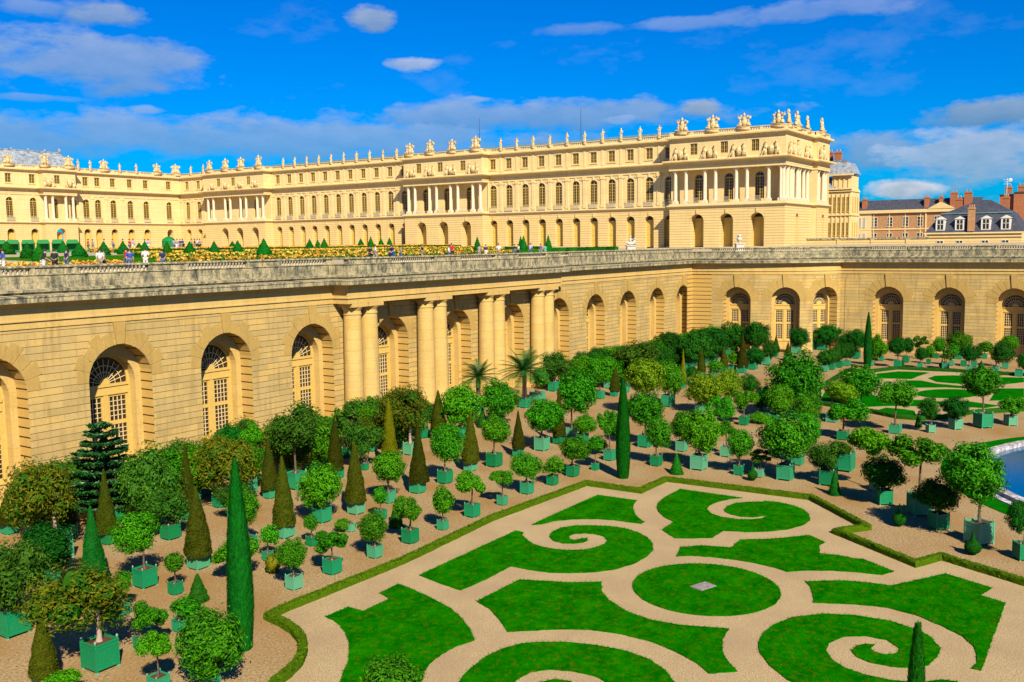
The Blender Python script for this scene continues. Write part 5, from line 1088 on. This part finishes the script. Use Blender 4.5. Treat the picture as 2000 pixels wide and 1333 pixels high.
CR_['small'] = [crown_ball(1100, .14, 22, .28, .5, spread=.3).data('crown', M_LF) for _ in range(3)]
CR_['sparse'] = [crown_loose(620, .17, 8, r=.3).data('crown', M_LO) for _ in range(2)]
CR_['oleander'] = [crown_loose(4200, .065, 14, r=.44).data('crown', M_LP) for _ in range(2)]
CR_['olive'] = [crown_loose(5200, .06, 16, r=.44).data('crown', M_LO) for _ in range(2)]
CR_['bush'] = [crown_loose(5200, .06, 18, r=.5).data('crown', M_LO)]
CR_['pomeg'] = [crown_loose(5600, .062, 17, r=.46).data('crown', [M_LR]) for _ in range(2)]
CR_['cone'] = [cone_mesh(4200, .6, 3.8, .055, b_l).data('crown', M_CN) for b_l in (.1, .16, .2, .13)]
CR_['ycone'] = [cone_mesh(3600, .6, 3.8, .05).data('crown', M_YC)]
# palm and araucaria
def palm():
    mb = MB()
    for i in range(34):
        a = i * 2.39996; e = 1.35 - 1.45 * (i / 34) ** .8; L = 1.0 * rnd.uniform(.85, 1.05)
        d = Vector((math.cos(a) * math.cos(e), math.sin(a) * math.cos(e), math.sin(e))); p = Vector((0, 0, -.15)); pts = [p.copy()]
        for s in range(10): d = (d + Vector((0, 0, -.085))).normalized(); p = p + d * L / 10; pts.append(p.copy())
        mb.tube(pts, [.016 * (1 - s / 12) for s in range(11)], 4)
        for s in range(1, 10):
            for k in range(3):
                q = pts[s].lerp(pts[s + 1] if s < 10 else pts[s], k / 3); t = (pts[min(s + 1, 10)] - pts[s - 1]).normalized(); b = t.cross(Vector((0, 0, 1))).normalized()
                l = .26 * math.sin(pi * (s + k / 3) / 11 + .25) + .04
                for sg in (-1, 1):
                    tip = q + (b * sg * .8 + t * .62 + Vector((0, 0, -.1))) * l; w_ = t * .013
                    mb.add((q - w_, q + w_, tip), ((0, 1, 2),))
    return mb.data('crown', leafmat('palm_fronds', (.008, .07, .01), (.05, .2, .02), .2))
CR_['palm'] = [palm()]
def arauc():
    mb = MB()
    for t in range(10):
        z = -1 + 2 * t / 10; R0 = 1.0 * (1 - max(0, z + .3) * .62) * rnd.uniform(.85, 1.05); n = 9 if t < 7 else 6
        if t == 9: n = 4; R0 = .22
        for k in range(n):
            a = 2 * pi * (k + rnd.random() * .6) / n; d = Vector((math.cos(a), math.sin(a), 0)); L = R0 * rnd.uniform(.75, 1.05)
            pts = [Vector((0, 0, z)) + d * L * s / 6 + Vector((0, 0, .12 * (s / 6) ** 2 * L)) for s in range(7)]
            mb.tube(pts, [.022, .02, .017, .014, .011, .009, .005], 4)
            for s in range(1, 7):
                for j in range(16):
                    q = pts[s] + Vector((rnd.gauss(0, .035), rnd.gauss(0, .035), rnd.gauss(0, .02)))
                    mb.leaf(q, sph() * .6 + Vector((0, 0, 1)), .075, .03)
                for sg in (-1, 1):
                    b = Vector((-d.y, d.x, 0)) * sg * .16 * (1 - s / 9); 
                    for j in range(9): mb.leaf(pts[s] + b * rnd.random() + d * rnd.random() * .1 + Vector((0, 0, .03 * rnd.random())), sph() * .5 + Vector((0, 0, 1)), .07, .028)
    return mb.data('crown', leafmat('araucaria_needles', (.003, .045, .008), (.03, .18, .025), .1))
CR_['araucaria'] = [arauc()]
# planter, unit size
mb = MB()
for sx in (-1, 1):
    for sy in (-1, 1):
        mb.box(min(sx * .5, sx * .41), max(sx * .5, sx * .41), min(sy * .5, sy * .41), max(sy * .5, sy * .41), 0, .98)
for a in (-1, 1):
    for x0, x1, y0, y1 in ((-.41, .41, min(a * .47, a * .42), max(a * .47, a * .42)), (min(a * .47, a * .42), max(a * .47, a * .42), -.41, .41)):
        mb.box(x0, x1, y0, y1, .13, .95)
    for z0, z1 in ((.1, .2), (.78, .83), (.9, .965)):
        mb.box(-.41, .41, min(a * .472, a * .495), max(a * .472, a * .495), z0, z1); mb.box(min(a * .472, a * .495), max(a * .472, a * .495), -.41, .41, z0, z1)
    for i in range(9):
        x = -.36 + .09 * i; mb.box(x - .032, x + .032, min(a * .4705, a * .482), max(a * .4705, a * .482), .2, .78); mb.box(min(a * .4705, a * .482), max(a * .4705, a * .482), x - .032, x + .032, .2, .78)
mb.mi = 1
for sx in (-1, 1):
    for sy in (-1, 1):
        mb.lathe([(.02, .98), (.03, 1.0), (.045, 1.03), (.05, 1.06), (.03, 1.1), (0.001, 1.115)], 8, (sx * .455, sy * .455))
        mb.box(sx * .455 - .052, sx * .455 + .052, sy * .455 - .052, sy * .455 + .052, 0.0, .06)
PLM = mb.data('planter', [M_PL, M_PLT])
mb = MB(); mb.box(-.42, .42, -.42, .42, .8, .9); mb.v = [(x, y, z + (rnd.random() * .0)) for x, y, z in mb.v]
SOILM = mb.data('soil', M_SOIL)
def trunk_mesh(seed, multi=False, m=M_BARK, thick=.045):
    r = random.Random(seed); mb = MB()
    ns = 5 if multi else 1
    for s in range(ns):
        x, y = (0, 0) if not multi else (r.uniform(-.12, .12), r.uniform(-.12, .12)); p = Vector((x, y, 0)); pts = [p.copy()]
        for i in range(6): p = p + Vector((r.gauss(0, .012) + x * .35, r.gauss(0, .012) + y * .35, 1 / 6)); pts.append(p.copy())
        t = thick * (.6 if multi else 1); mb.tube(pts, [t * 1.5, t * 1.1, t, t * .95, t * .9, t * .85, t * .7], 7)
        top = pts[4]
        for k in range(3 if multi else 6):
            a = k * 2.4 + r.random(); e = Vector((math.cos(a), math.sin(a), 1.0)) * .22
            mb.tube([top, top + e * .5, top + e * 1.1 + Vector((0, 0, .05))], [t * .6, t * .42, t * .2], 5)
    return mb.data('trunk', m, True)
TK = [trunk_mesh(i) for i in range(3)]; TKM = trunk_mesh(9, True); TKP = [trunk_mesh(20, False, M_BARKP, .09), trunk_mesh(21, False, M_BARKP, .06)]
PALMT = MB(); PALMT.lathe([(.2, 0), (.24, .2), (.22, .5), (.25, .8), (.2, 1.0)], 10); PALMT.v = [(x * (1 + rnd.gauss(0, .05)), y * (1 + rnd.gauss(0, .05)), z) for x, y, z in PALMT.v]
PALMT = PALMT.data('trunk', M_BARK)
KIND = {'ball': ('potted_citrus_tree', 'glossy round boxed citrus tree'), 'yball': ('potted_citrus_tree', 'yellow green boxed citrus tree'), 'dark': ('potted_bay_tree', 'dark green boxed tree'),
        'loose': ('potted_citrus_tree', 'open uneven citrus tree'), 'small': ('potted_young_tree', 'small young standard tree'), 'sparse': ('potted_shrub', 'thin sparse leggy shrub'),
        'oleander': ('potted_oleander', 'bushy many stemmed oleander'), 'olive': ('potted_olive_tree', 'feathery grey green olive tree'), 'bush': ('potted_bush', 'dense grey green boxed bush'),
        'pomeg': ('potted_pomegranate_tree', 'broad reddish tinged pomegranate tree'), 'cone': ('potted_yew_cone', 'brownish clipped yew cone'), 'ycone': ('potted_yew_cone', 'yellowed clipped yew cone'),
        'palm': ('potted_palm', 'spiky feather palm'), 'araucaria': ('potted_conifer', 'dark conifer with tiered horizontal branches')}
def zone(x, y):
    if x < 24: return 'in the near left corner'
    if x > 138 or (x > 115 and y < -27): return 'before the right wing'
    if x > 105 or (x > 92 and y > -20): return 'by the rounded corner pavilion'
    if x > 72 and y < -33: return 'beside the far parterre'
    if y < -39 : return 'between hedge and pool'
    if x > 76: return 'in the crowded middle group'
    if y < -23.5: return 'in front row along low hedge'
    if y < -20: return 'in the narrow second row'
    if y < -15: return 'in the middle row'
    return 'in back row by orangery wall'
for k_, x_, y_, c_z, r_x in (('bush', 31.4, -5.0, 2.3, 1.5), ('loose', 39.6, -7.0, 2.3, 1.35), ('oleander', 32.4, -13.4, 1.7, 1.1), ('bush', 28.4, -6.6, 2.0, 1.3), ('oleander', 36.6, -14.0, 1.5, .95),
                          ('pomeg', 46.5, -7.6, 2.6, 1.5), ('oleander', 49.4, -8.3, 2.2, 1.3), ('dark', 24.6, -14.5, 1.9, 1.2)):
    TREES.append((k_, x_, y_, 0.0, .85, .9, 0.0, c_z, r_x, r_x * .9, 0))
# the last row close under the wall, where the photograph shows one crowded line of shrubs
xx = 35.5; kk = 0
while xx < 133:
    if not (64 < xx < 90):
        k = ('loose', 'oleander', 'olive', 'dark', 'bush', 'ball', 'oleander', 'loose')[kk % 8]
        if xx > 96: k = ('dark', 'dark', 'ball', 'dark')[kk % 4]
        w0 = rnd.uniform(1.15, 1.65)
        TREES.append((k, round(xx, 2), round(-3.4 - rnd.uniform(0, 2.4), 2), 0.0, .85, .9, 0.0, rnd.uniform(1.9, 2.6), w0, w0 * rnd.uniform(.8, 1.0), 0))
    xx += rnd.uniform(2.1, 3.1); kk += 1
xx = 36.0
while xx < 131:
    if xx < 63 or xx > 92:
        y_ = -7.2 - rnd.uniform(0, 2.6)
        if min(math.dist((xx, y_), (t[1], t[2])) for t in TREES) > 1.7:
            k = rnd.choice(('loose', 'oleander', 'olive', 'ball', 'bush', 'pomeg')) if xx < 92 else rnd.choice(('dark', 'dark', 'ball'))
            w0 = rnd.uniform(1.1, 1.6)
            TREES.append((k, round(xx, 2), round(y_, 2), 0.0, .85, .9, 0.0, rnd.uniform(1.8, 2.4), w0, w0 * rnd.uniform(.8, 1.0), 0))
    xx += rnd.uniform(1.6, 2.4)
names = {}
items = []
for i, (k, x, y, rot, W_, zt, lat, cz, rx, rz, cpx) in enumerate(TREES): items.append((zone(x, y), k, onpx(x, y, 1), i))
order = {}
for z_ in set((a, b) for a, b, _, _ in items):
    L = sorted([t for t in items if (t[0], t[1]) == z_], key=lambda t: t[2])
    for n_, t in enumerate(L): order[t[3]] = (n_, len(L))
rv = Vector((r_.x, r_.y, 0)).normalized()
for i, (k, x, y, rot, W_, zt, lat, cz, rx, rz, cpx) in enumerate(TREES):
    nm, desc = KIND[k]; zt = min(zt, W_ * 1.1)
    W_ *= .95
    if k == 'palm': cz += .9; rx *= 1.1
    if k == 'araucaria': rx *= .86
    t = empty(nm, (x, y, 0), rot)
    n_, cnt = order[i]
    tag(t, '%s, %s%s' % (desc, '' if cnt == 1 else ORD[n_] + ' from left, ', zone(x, y)), 'potted tree' if k not in ('oleander', 'bush', 'sparse') else 'potted shrub', 'potted plants of the orangery garden')
    s = W_; hz = zt / 1.0
    link('planter', PLM, t, (0, 0, 0), 0, (s, s, hz)); link('soil', SOILM, t, (0, 0, 0), 0, (s, s, hz))
    ox = rv.x * lat; oy = rv.y * lat; ca, sa = math.cos(-rot), math.sin(-rot); lx, ly = ox * ca - oy * sa, ox * sa + oy * ca
    L = CR_[k]; me = L[i % len(L)]
    if k in ('cone', 'ycone'):
        top = cz + rz; b0 = zt * .88
        link('crown', me, t, (lx * .3, ly * .3, b0), rnd.uniform(0, 6), (min(rx, s * .8) / .58, min(rx, s * .8) / .58, (max(top, b0 + 1.0) - b0) / 3.8))
        continue
    lo = zt * .9 + (.0 if k in ('oleander', 'olive', 'bush', 'pomeg', 'araucaria', 'dark') else .18)
    top = cz + rz
    if cz - rz < lo: cz = (top + lo) / 2; rz = max((top - lo) / 2, .25)
    if k == 'palm': rz = max(rz, rx * .9)
    kx = 1.2 if k in ('ball', 'yball', 'dark', 'small') else (1.28 if k in ('oleander', 'pomeg', 'bush', 'olive') and x < 66 else 1.16)
    cr = link('crown', me, t, (lx, ly, cz if k != 'palm' else cz - rz * .2), rnd.uniform(0, 6.28), (rx * kx * rnd.uniform(.93, 1.07), rx * kx * rnd.uniform(.93, 1.07), rz * kx))
    if k not in ('palm', 'araucaria'): cr.rotation_euler = (rnd.uniform(-.3, .3), rnd.uniform(-.3, .3), rnd.uniform(0, 6.28))
    h = cz - zt * .88; h = max(h, .2)
    if k == 'palm': link('trunk', PALMT, t, (0, 0, zt * .88), 0, (1, 1, max(cz - rz * .4 - zt * .88, .3))); continue
    tm = TKM if k in ('oleander', 'sparse') else (TKP[i % 2] if k == 'pomeg' else TK[i % 3])
    q = max(.75, min(1.5, rx * 1.1))
    o = link('trunk', tm, t, (0, 0, zt * .88), rnd.uniform(0, 6), (q, q, h))
    if lat: pass
# pink blossom scattered on the oleanders by the left group is modelled as small flowers
# clipped pieces growing in the ground
gidx = 0
GL = {'p': 'dark clipped pyramid of yew', 'c': 'small neat clipped cone', 'b': 'clipped ball topped with a small spire', 'g': 'tall bright green clipped spire', 'r': 'low round brownish bush'}
CM2 = {'p': cone_mesh(1500, .45, 1.6, .045, .05), 'c': cone_mesh(1500, .5, 1.6, .045, .12)}
CM2 = {k: v.data('topiary', M_LD if k == 'p' else M_CY) for k, v in CM2.items()}
b = MB(); b.lathe([(.04, 0), (.04, .2)], 6); b.ell((0, 0, .5), (.42, .42, .42), 16, 10, .04); b.lathe([(.16, .85), (.12, 1.1), (.05, 1.4), (.01, 1.55)], 10)
for i in range(1700):
    d = sph()
    if i % 5: b.leaf(Vector((0, 0, .5)) + d * .43, d + sph() * .6, .045, .022)
    else: z = rnd.uniform(.85, 1.5); a = rnd.uniform(0, 6.28); q = .18 * (1.6 - z) / .75; b.leaf((q * math.cos(a), q * math.sin(a), z), (math.cos(a), math.sin(a), .3), .045, .022)
CM2['b'] = b.data('topiary', M_LD)
CM2['g'] = cone_mesh(7000, .8, 4.2, .05, .2).data('topiary', M_CY)
b = crown_ball(1500, .12, 30, .15, .8); CM2['r'] = b.data('topiary', M_LR)
wh = ['beside the second row of pots at lower left', 'near the hedge corner at centre', 'behind the front row of pots at centre', 'right of the olive green oleander box by the hedge', 'in the shadow beside the large dark box near the hedge', 'right edge near the big round tree', 'between pots at the hedge, right of centre', 'in front of the right wing, rightmost', 'among the far pots at the right wing', 'beside the far parterre hedge', 'left side between the cones and the pots', 'in front of the near cypress', 'left of the right wing pots', 'in the back row among balls']
gs = sorted(range(len(GCONE)), key=lambda i: GCONE[i][5])
for n_, i in enumerate(gs):
    k, x, y, h, r, cpx = GCONE[i]
    base = {'p': (.45, 1.6), 'c': (.5, 1.6), 'b': (.42, 1.55), 'g': (.8, 4.2), 'r': (.95, .95)}[k]
    o = link('topiary', CM2[k], None, (x, y, 0 if k != 'r' else h * .48), rnd.uniform(0, 6), (r / base[0], r / base[0], (h / base[1]) * (.5 if k == 'r' else 1)))
    same = [j for j in gs if GCONE[j][0] == k]
    tag(o, '%s growing in the sand%s' % (GL[k], '' if len(same) == 1 else ', %s from left' % ORD[same.index(i)]), 'topiary', 'clipped topiary pieces in the ground')
for i, (x, y, h, r) in enumerate(CYP):
    mb = cypress_mesh(15000 if i in (0, 1, 3) else 5000, r * .85, h)
    t = empty('cypress', (x, y, 0)); link('crown', mb.data('crown', M_CY), t)
    tr = MB(); tr.tube([(0, 0, -.05), (0, 0, .5)], [.1, .08], 7); tr.build('trunk', M_BARK, None).parent = t
    tag(t, ['tall narrow bright green cypress at lower left beside the hedge corner', 'narrow bright green cypress standing alone before the hedge at centre', 'dark slim cypress in front of the rounded pavilion and right wing', 'cypress tip rising in front of the lower right lawn scroll'][i], 'cypress')
# foreground tree whose top shows at the bottom edge
t = empty('potted_citrus_tree', (22.2, -38.6, 0)); link('planter', PLM, t, (0, 0, 0), .2, (1, 1, 1)); link('soil', SOILM, t)
link('crown', CR_['ball'][0], t, (0, 0, 2.05), 1, (1.13, 1.13, 1.0)); link('trunk', TK[0], t, (0, 0, .88), 0, (1.2, 1.2, 1.1))
tag(t, 'round green citrus crown cut off by the bottom edge, in front of the lawn', 'potted tree', 'potted plants of the orangery garden')
# ================================================================ terrace garden
# flower beds
mb = MB(); nq = 24
for i in range(nq):
    xa, xb = 46 + 86 * i / nq, 46 + 86 * (i + 1) / nq
    for ya, yb in ((12.6, 15), (15, 20), (20, 25), (25, 32), (32, 35)): mb.quad((xa, ya, TZ(xa, ya) + .03), (xb, ya, TZ(xb, ya) + .03), (xb, yb, TZ(xb, yb) + .03), (xa, yb, TZ(xa, yb) + .03))
tag(mb.build('terrace_lawn', grassmat('terrace_grass', (.01, .14, .004), (.05, .2, .006), (.2, .25, .02))), 'green turf between the marigold rows on the terrace', 'lawn', kind='stuff')
def bed(x0, x1, y0, y1, label):
    mb = MB(); A = (x1 - x0) * (y1 - y0)
    for i in range(int(min(A * 20, 6500))):
        x, y = rnd.uniform(x0, x1), rnd.uniform(y0, y1); z = TZ(x, y) + rnd.uniform(.2, .48)
        for j in range(1): mb.leaf((x, y, z), sph() + Vector((0, 0, .8)), .17, .13)
    o = mb.build('flower_bed', M_FLO); tag(o, label, 'flower bed', kind='stuff')
    mb = MB()
    for i in range(int(min(A * 10, 2600))):
        x, y = rnd.uniform(x0, x1), rnd.uniform(y0, y1); mb.leaf((x, y, TZ(x, y) + rnd.uniform(.05, .42)), sph() + Vector((0, 0, .5)), .2, .13)
    tag(mb.build('bedding_leaves', M_FLG), 'green bedding foliage among the ' + label, 'foliage', kind='stuff')
bed(36, 47, 9, 12, 'orange marigold bed at the far left of the terrace')
for i_, y_ in enumerate((13.5, 22.5, 29.5)):
    bed(44 + y_ * .6, 92 + y_ * 1.2, y_, y_ + (1.2 if i_ < 2 else 3.5), '%s marigold row of the terrace garden, counted from the balustrade' % ('first', 'second', 'third')[i_])
bed(70, 140, 48, 56, 'farther marigold strip before the palace arcade')
def lowhedge(x0, x1, y, w, h, label):
    mb = MB(); n = int((x1 - x0) / 1)
    for i in range(n): a, b = x0 + (x1 - x0) * i / n, x0 + (x1 - x0) * (i + 1) / n; mb.box(a, b, y, y + w, TZ(a, y) - .2, TZ(a, y) + h)
    mb.v = [(x, yy + rnd.gauss(0, .02), z + rnd.gauss(0, .03)) for x, yy, z in mb.v]
    for i in range(int((x1 - x0) * 40)):
        x = rnd.uniform(x0, x1); mb.leaf((x, y + rnd.uniform(-.05, w), TZ(x, y) + h + rnd.gauss(0, .03)), sph() * .5 + Vector((0, -.3, 1)), .12, .06)
    tag(mb.build('low_hedge', M_LD), label, 'hedge')
lowhedge(113, 133, 11, .9, .75, 'dark green low hedge behind the balustrade, left of the pedestal with sphinxes')
lowhedge(58, 134, 26.2, .5, .42, 'thin clipped hedge edging the marigold beds')
lowhedge(70, 140, 46.8, .5, .4, 'farther thin clipped hedge before the palace arcade')
TC = cone_mesh(900, .62, 1.9, .07, .45).data('topiary', M_CY)
for n_, (x, y, z, w_) in enumerate(sorted(TCONE, key=lambda q: onpx(q[0], q[1]))):
    r = w_ / 2
    o = link('topiary', TC, None, (x, y, TZ(x, y)), rnd.uniform(0, 6), (r / .62 * .95, r / .62 * .95, max(.8, (z - TZ(x, y) + 1.9) / 1.9)))
    tag(o, 'pointed clipped yew bush on the upper terrace, %s from left' % ORD[n_], 'topiary', 'pointed yews on the upper terrace')
# people: one body mesh in three poses, with clothes as children
def skinmesh(verts, edges, radii, name, m):
    me = bpy.data.meshes.new(name); me.from_pydata(verts, edges, []); o = bpy.data.objects.new(name, me); COL.objects.link(o)
    md = o.modifiers.new('s', 'SKIN'); 
    for sv, r in zip(me.skin_vertices[0].data, radii): sv.radius = (r, r)
    me.skin_vertices[0].data[0].use_root = True
    s2 = o.modifiers.new('d', 'SUBSURF'); s2.levels = 1; s2.render_levels = 1
    dg = bpy.context.evaluated_depsgraph_get(); out = bpy.data.meshes.new_from_object(o.evaluated_get(dg))
    bpy.data.objects.remove(o); out.name = name; out.materials.clear(); out.materials.append(m)
    return out
def person(pose):
    st = {'stand': 0, 'walk': .16, 'lean': .05}[pose]; ln = .16 if pose == 'lean' else 0
    V = [(0, 0, .92), (0, ln * .3, 1.12), (0, ln * .8, 1.36), (0, ln, 1.46), (0, ln * 1.1, 1.6),                 # 0-4 pelvis..head
         (.09, 0, .86), (.10, st, .48), (.10, st * .7 - .02, .07), (.10, st * .7 + .1, .03),                    # 5-8 leg
         (-.09, 0, .86), (-.10, -st, .48), (-.10, -st * 1.2, .09), (-.10, -st * 1.2 + .11, .04),                  # 9-12
         (.19, ln * .8, 1.36), (.25, ln * .8 - .02, 1.1), (.24, ln + (.28 if pose == 'lean' else .08), .92), (.23, ln + (.34 if pose == 'lean' else .12), .84),
         (-.19, ln * .8, 1.36), (-.25, ln * .8 + .03, 1.1), (-.23, ln + (.28 if pose == 'lean' else .14), .94), (-.22, ln + (.34 if pose == 'lean' else .18), .87)]
    E_ = [(0, 1), (1, 2), (2, 3), (3, 4), (0, 5), (5, 6), (6, 7), (7, 8), (0, 9), (9, 10), (10, 11), (11, 12), (2, 13), (13, 14), (14, 15), (15, 16), (2, 17), (17, 18), (18, 19), (19, 20)]
    Rr = [.13, .12, .13, .055, .1, .09, .06, .04, .04, .09, .06, .04, .04, .055, .045, .035, .03, .055, .045, .035, .03]
    body = skinmesh(V, E_, Rr, 'body', M_SKIN)
    sh = skinmesh([V[0], V[1], V[2], (0, ln, 1.42), V[13], V[14], V[17], V[18]], [(0, 1), (1, 2), (2, 3), (2, 4), (4, 5), (2, 6), (6, 7)], [.155, .15, .155, .08, .085, .07, .085, .07], 'shirt', M_WHITE)
    tr = skinmesh([V[0], V[5], V[6], V[7], V[9], V[10], V[11]], [(0, 1), (1, 2), (2, 3), (0, 4), (4, 5), (5, 6)], [.16, .12, .085, .06, .12, .085, .06], 'trousers', M_WHITE)
    hb = MB(); hb.ell((0, ln * 1.1 - .02, 1.64), (.105, .115, .1), 9, 7)
    return body, sh, tr, hb.data('hair', M_HAIR, True)
PM = {p: person(p) for p in ('stand', 'walk', 'lean')}
CL_ = {}
def cloth(c):
    if c not in CL_: CL_[c] = mat('cloth_' + c, {'white': (.75, .73, .7), 'black': (.02, .02, .025), 'red': (.6, .03, .03), 'blue': (.03, .08, .4), 'navy': (.02, .03, .1), 'grey': (.3, .3, .33), 'lavender': (.45, .42, .65),
        'green': (.03, .5, .35), 'pink': (.7, .4, .42), 'khaki': (.35, .28, .17), 'denim': (.08, .13, .28), 'purple': (.2, .15, .35)}[c], .85)
    return CL_[c]
tops_ = ['blue', 'black', 'black', 'navy', 'white', 'grey', 'red', 'blue', 'white', 'navy', 'black', 'white', 'black', 'navy', 'grey', 'black', 'white', 'red', 'grey', 'navy', 'white', 'black', 'white', 'lavender', 'purple', 'green']
leg_ = ['white', 'white', 'black', 'denim', 'khaki', 'black', 'denim', 'denim', 'white', 'denim', 'black', 'grey', 'black', 'blue', 'denim', 'khaki', 'denim', 'black', 'grey', 'white', 'khaki', 'denim', 'navy', 'denim', 'grey', 'khaki']
shirt_cache = {}
def put_person(x, y, top, leg, label, hd, ht=1.65, z=None):
    pose = rnd.choice(list(PM)); B, S_, T_, H_ = PM[pose]
    k = ht / 1.72; o = link('person', B, None, (x, y, TZ(x, y) if z is None else z), hd, (k, k, k)); tag(o, label, 'person')
    for nm, me, c in (('shirt', S_, top), ('trousers', T_, leg)):
        key = (me.name, c)
        if key not in shirt_cache: m2 = me.copy(); m2.materials.clear(); m2.materials.append(cloth(c)); m2.name = nm; shirt_cache[key] = m2
        link(nm, shirt_cache[key], o)
    link('hair', H_, o)
used = {}
order_p = sorted(range(len(TPPL)), key=lambda i: onpx(TPPL[i][0], TPPL[i][1]))
for n_, i in enumerate(order_p):
    x, y, z = TPPL[i]; d = Vector((x, y)) - Vector((c_.x, c_.y)); s = .82
    # bring the visitors to the walk just behind the balustrade
    t = 0
    P_ = c_ + (Vector((x, y, 15)) - c_) * 1
    lo_, hi_ = .2, 1.0
    k = (0 + 3.0 + rnd.random() * 3 - c_.y) / (y - c_.y); k = min(1, k)
    X, Y = c_.x + (x - c_.x) * k, c_.y + (y - c_.y) * k
    put_person(X, Y, tops_[i], leg_[i], 'visitor in a %s top and %s trousers behind the balustrade, %s person from left' % (tops_[i], leg_[i], ORD[n_]), rnd.uniform(0, 6), rnd.uniform(1.5, 1.72))
far = [(183, 112), (192, 118), (214, 108), (232, 121), (250, 113), (263, 106), (271, 118), (292, 122), (299, 110), (349, 118), (355, 112), (361, 124), (367, 116), (383, 121), (389, 112), (394, 118), (399, 110)]
for n_, (u, dist) in enumerate(far):
    a = (-b_ * 1.0 + r_ * ((u - 1000) / FPX)); a = Vector((a.x, a.y)).normalized(); x, y = c_.x + a.x * (dist + 30), c_.y + a.y * (dist + 30)
    tp, lg = rnd.choice(['white', 'grey', 'black', 'blue', 'red', 'white', 'lavender']), rnd.choice(['denim', 'black', 'khaki', 'white'])
    put_person(x, y, tp, lg, 'distant visitor in %s near the palace arcade, %s from left of the far crowd' % (tp, ORD[n_]), rnd.uniform(0, 6), 1.7)
# green booths at the far left
bx = [-8, 11, 37, 67, 96, 125, 153]
for n_, u in enumerate(bx):
    a = (-b_ + r_ * ((u - 1000) / FPX)); a = Vector((a.x, a.y)).normalized(); x, y = c_.x + a.x * 138, c_.y + a.y * 138
    t = empty('garden_booth', (x, y, TZ(x, y) - .1), R_(-33)); t.scale = (.82, .82, .92); z = 0
    mb = MB()
    w_ = .95
    mb.add([(-w_, -.7, 1.35), (w_, -.7, 1.35), (w_, .7, 1.35), (-w_, .7, 1.35), (-w_ * .75, -.5, 1.9), (w_ * .75, -.5, 1.9), (w_ * .75, .5, 1.9), (-w_ * .75, .5, 1.9)], ((0, 1, 5, 4), (1, 2, 6, 5), (2, 3, 7, 6), (3, 0, 4, 7), (4, 5, 6, 7)))
    link('canopy', mb.data('canopy', M_TENT), t)
    mb = MB()
    for sx in (-1, 1):
        for sy in (-1, 1): mb.box(sx * .88 - .04, sx * .88 + .04, sy * .62 - .04, sy * .62 + .04, 0, 1.36)
    mb.box(-.92, .92, -.66, .66, 1.3, 1.34)
    mb.box(-.9, .9, .55, .6, .0, 1.3)
    link('frame', mb.data('frame', M_TENT), t)
    tag(t, 'green canvas booth on the upper terrace at far left, %s from left' % ORD[n_], 'booth', 'green canvas booths on the terrace')
a = (-b_ + r_ * ((339 - 1000) / FPX)); a = Vector((a.x, a.y)).normalized(); x, y = c_.x + a.x * 150, c_.y + a.y * 150
mb = MB(); mb.lathe([(.95, 0), (.95, 1.3), (1.0, 1.35), (.8, 1.7), (.4, 1.95), (.1, 2.05)], 8); tag(link('garden_kiosk', mb.data('garden_kiosk', M_TENT), None, (x, y, TZ(x, y))), 'bright green domed kiosk in front of the dark archway', 'kiosk')
# pedestals with stone figures on the terrace edge
def cherub(name, label, u, v0, dist, s, kind):
    a = (-b_ + r_ * ((u - 1000) / FPX)); a = Vector((a.x, a.y)).normalized(); x, y = c_.x + a.x * dist, c_.y + a.y * dist; z = TZ(x, y)
    t = empty(name, (x, y, z), R_(-50)); mb = MB()
    mb.box(-.62, .62, -.45, .45, 0, .25); mb.box(-.5, .5, -.36, .36, .25, 1.0); mb.box(-.6, .6, -.44, .44, 1.0, 1.12)
    link('pedestal', mb.data('pedestal', M_PLINTH), t, scale=(s, s, s))
    mb = MB()
    if kind == 0:
        mb.ell((0, .1, 1.35), (.55, .22, .24), 10, 7, .1); mb.ell((.45, .1, 1.5), (.2, .19, .28), 8, 6, .1); mb.ell((.52, .05, 1.85), (.13, .14, .16), 8, 6)
        mb.ell((-.05, .05, 1.75), (.2, .17, .32), 8, 6, .1); mb.ell((-.05, 0, 2.15), (.13, .13, .15), 8, 6); mb.tube([(-.05, 0, 1.95), (.15, -.1, 1.75), (.3, -.1, 1.9)], [.07, .06, .04], 6)
        mb.tube([(.5, -.05, 1.3), (.8, -.05, 1.2), (.95, -.05, 1.16)], [.1, .08, .05], 6); mb.tube([(-.5, .1, 1.3), (-.65, .2, 1.5), (-.5, .25, 1.7)], [.07, .05, .03], 6)
    else:
        mb.lathe([(.1, 1.12), (.22, 1.16), (.1, 1.25), (.1, 1.3), (.3, 1.5), (.36, 1.7), (.3, 1.85), (.2, 1.9), (.3, 2.0), (.34, 2.05)], 14)
        mb.ell((.0, 0, 2.15), (.26, .26, .16), 8, 5, .3)
    link('figure', mb.data('figure', M_PLINTH, True), t, scale=(s, s, s)); tag(t, label, 'sculpture')
cherub('sphinx_group', 'white stone sphinx with child on a pedestal in front of the palace doors', 1232, 0, 133, 1.15, 0)
cherub('stone_vase', 'white stone vase with low base by the balustrade, before the palace end arches', 1442, 0, 152, 1.2, 1)
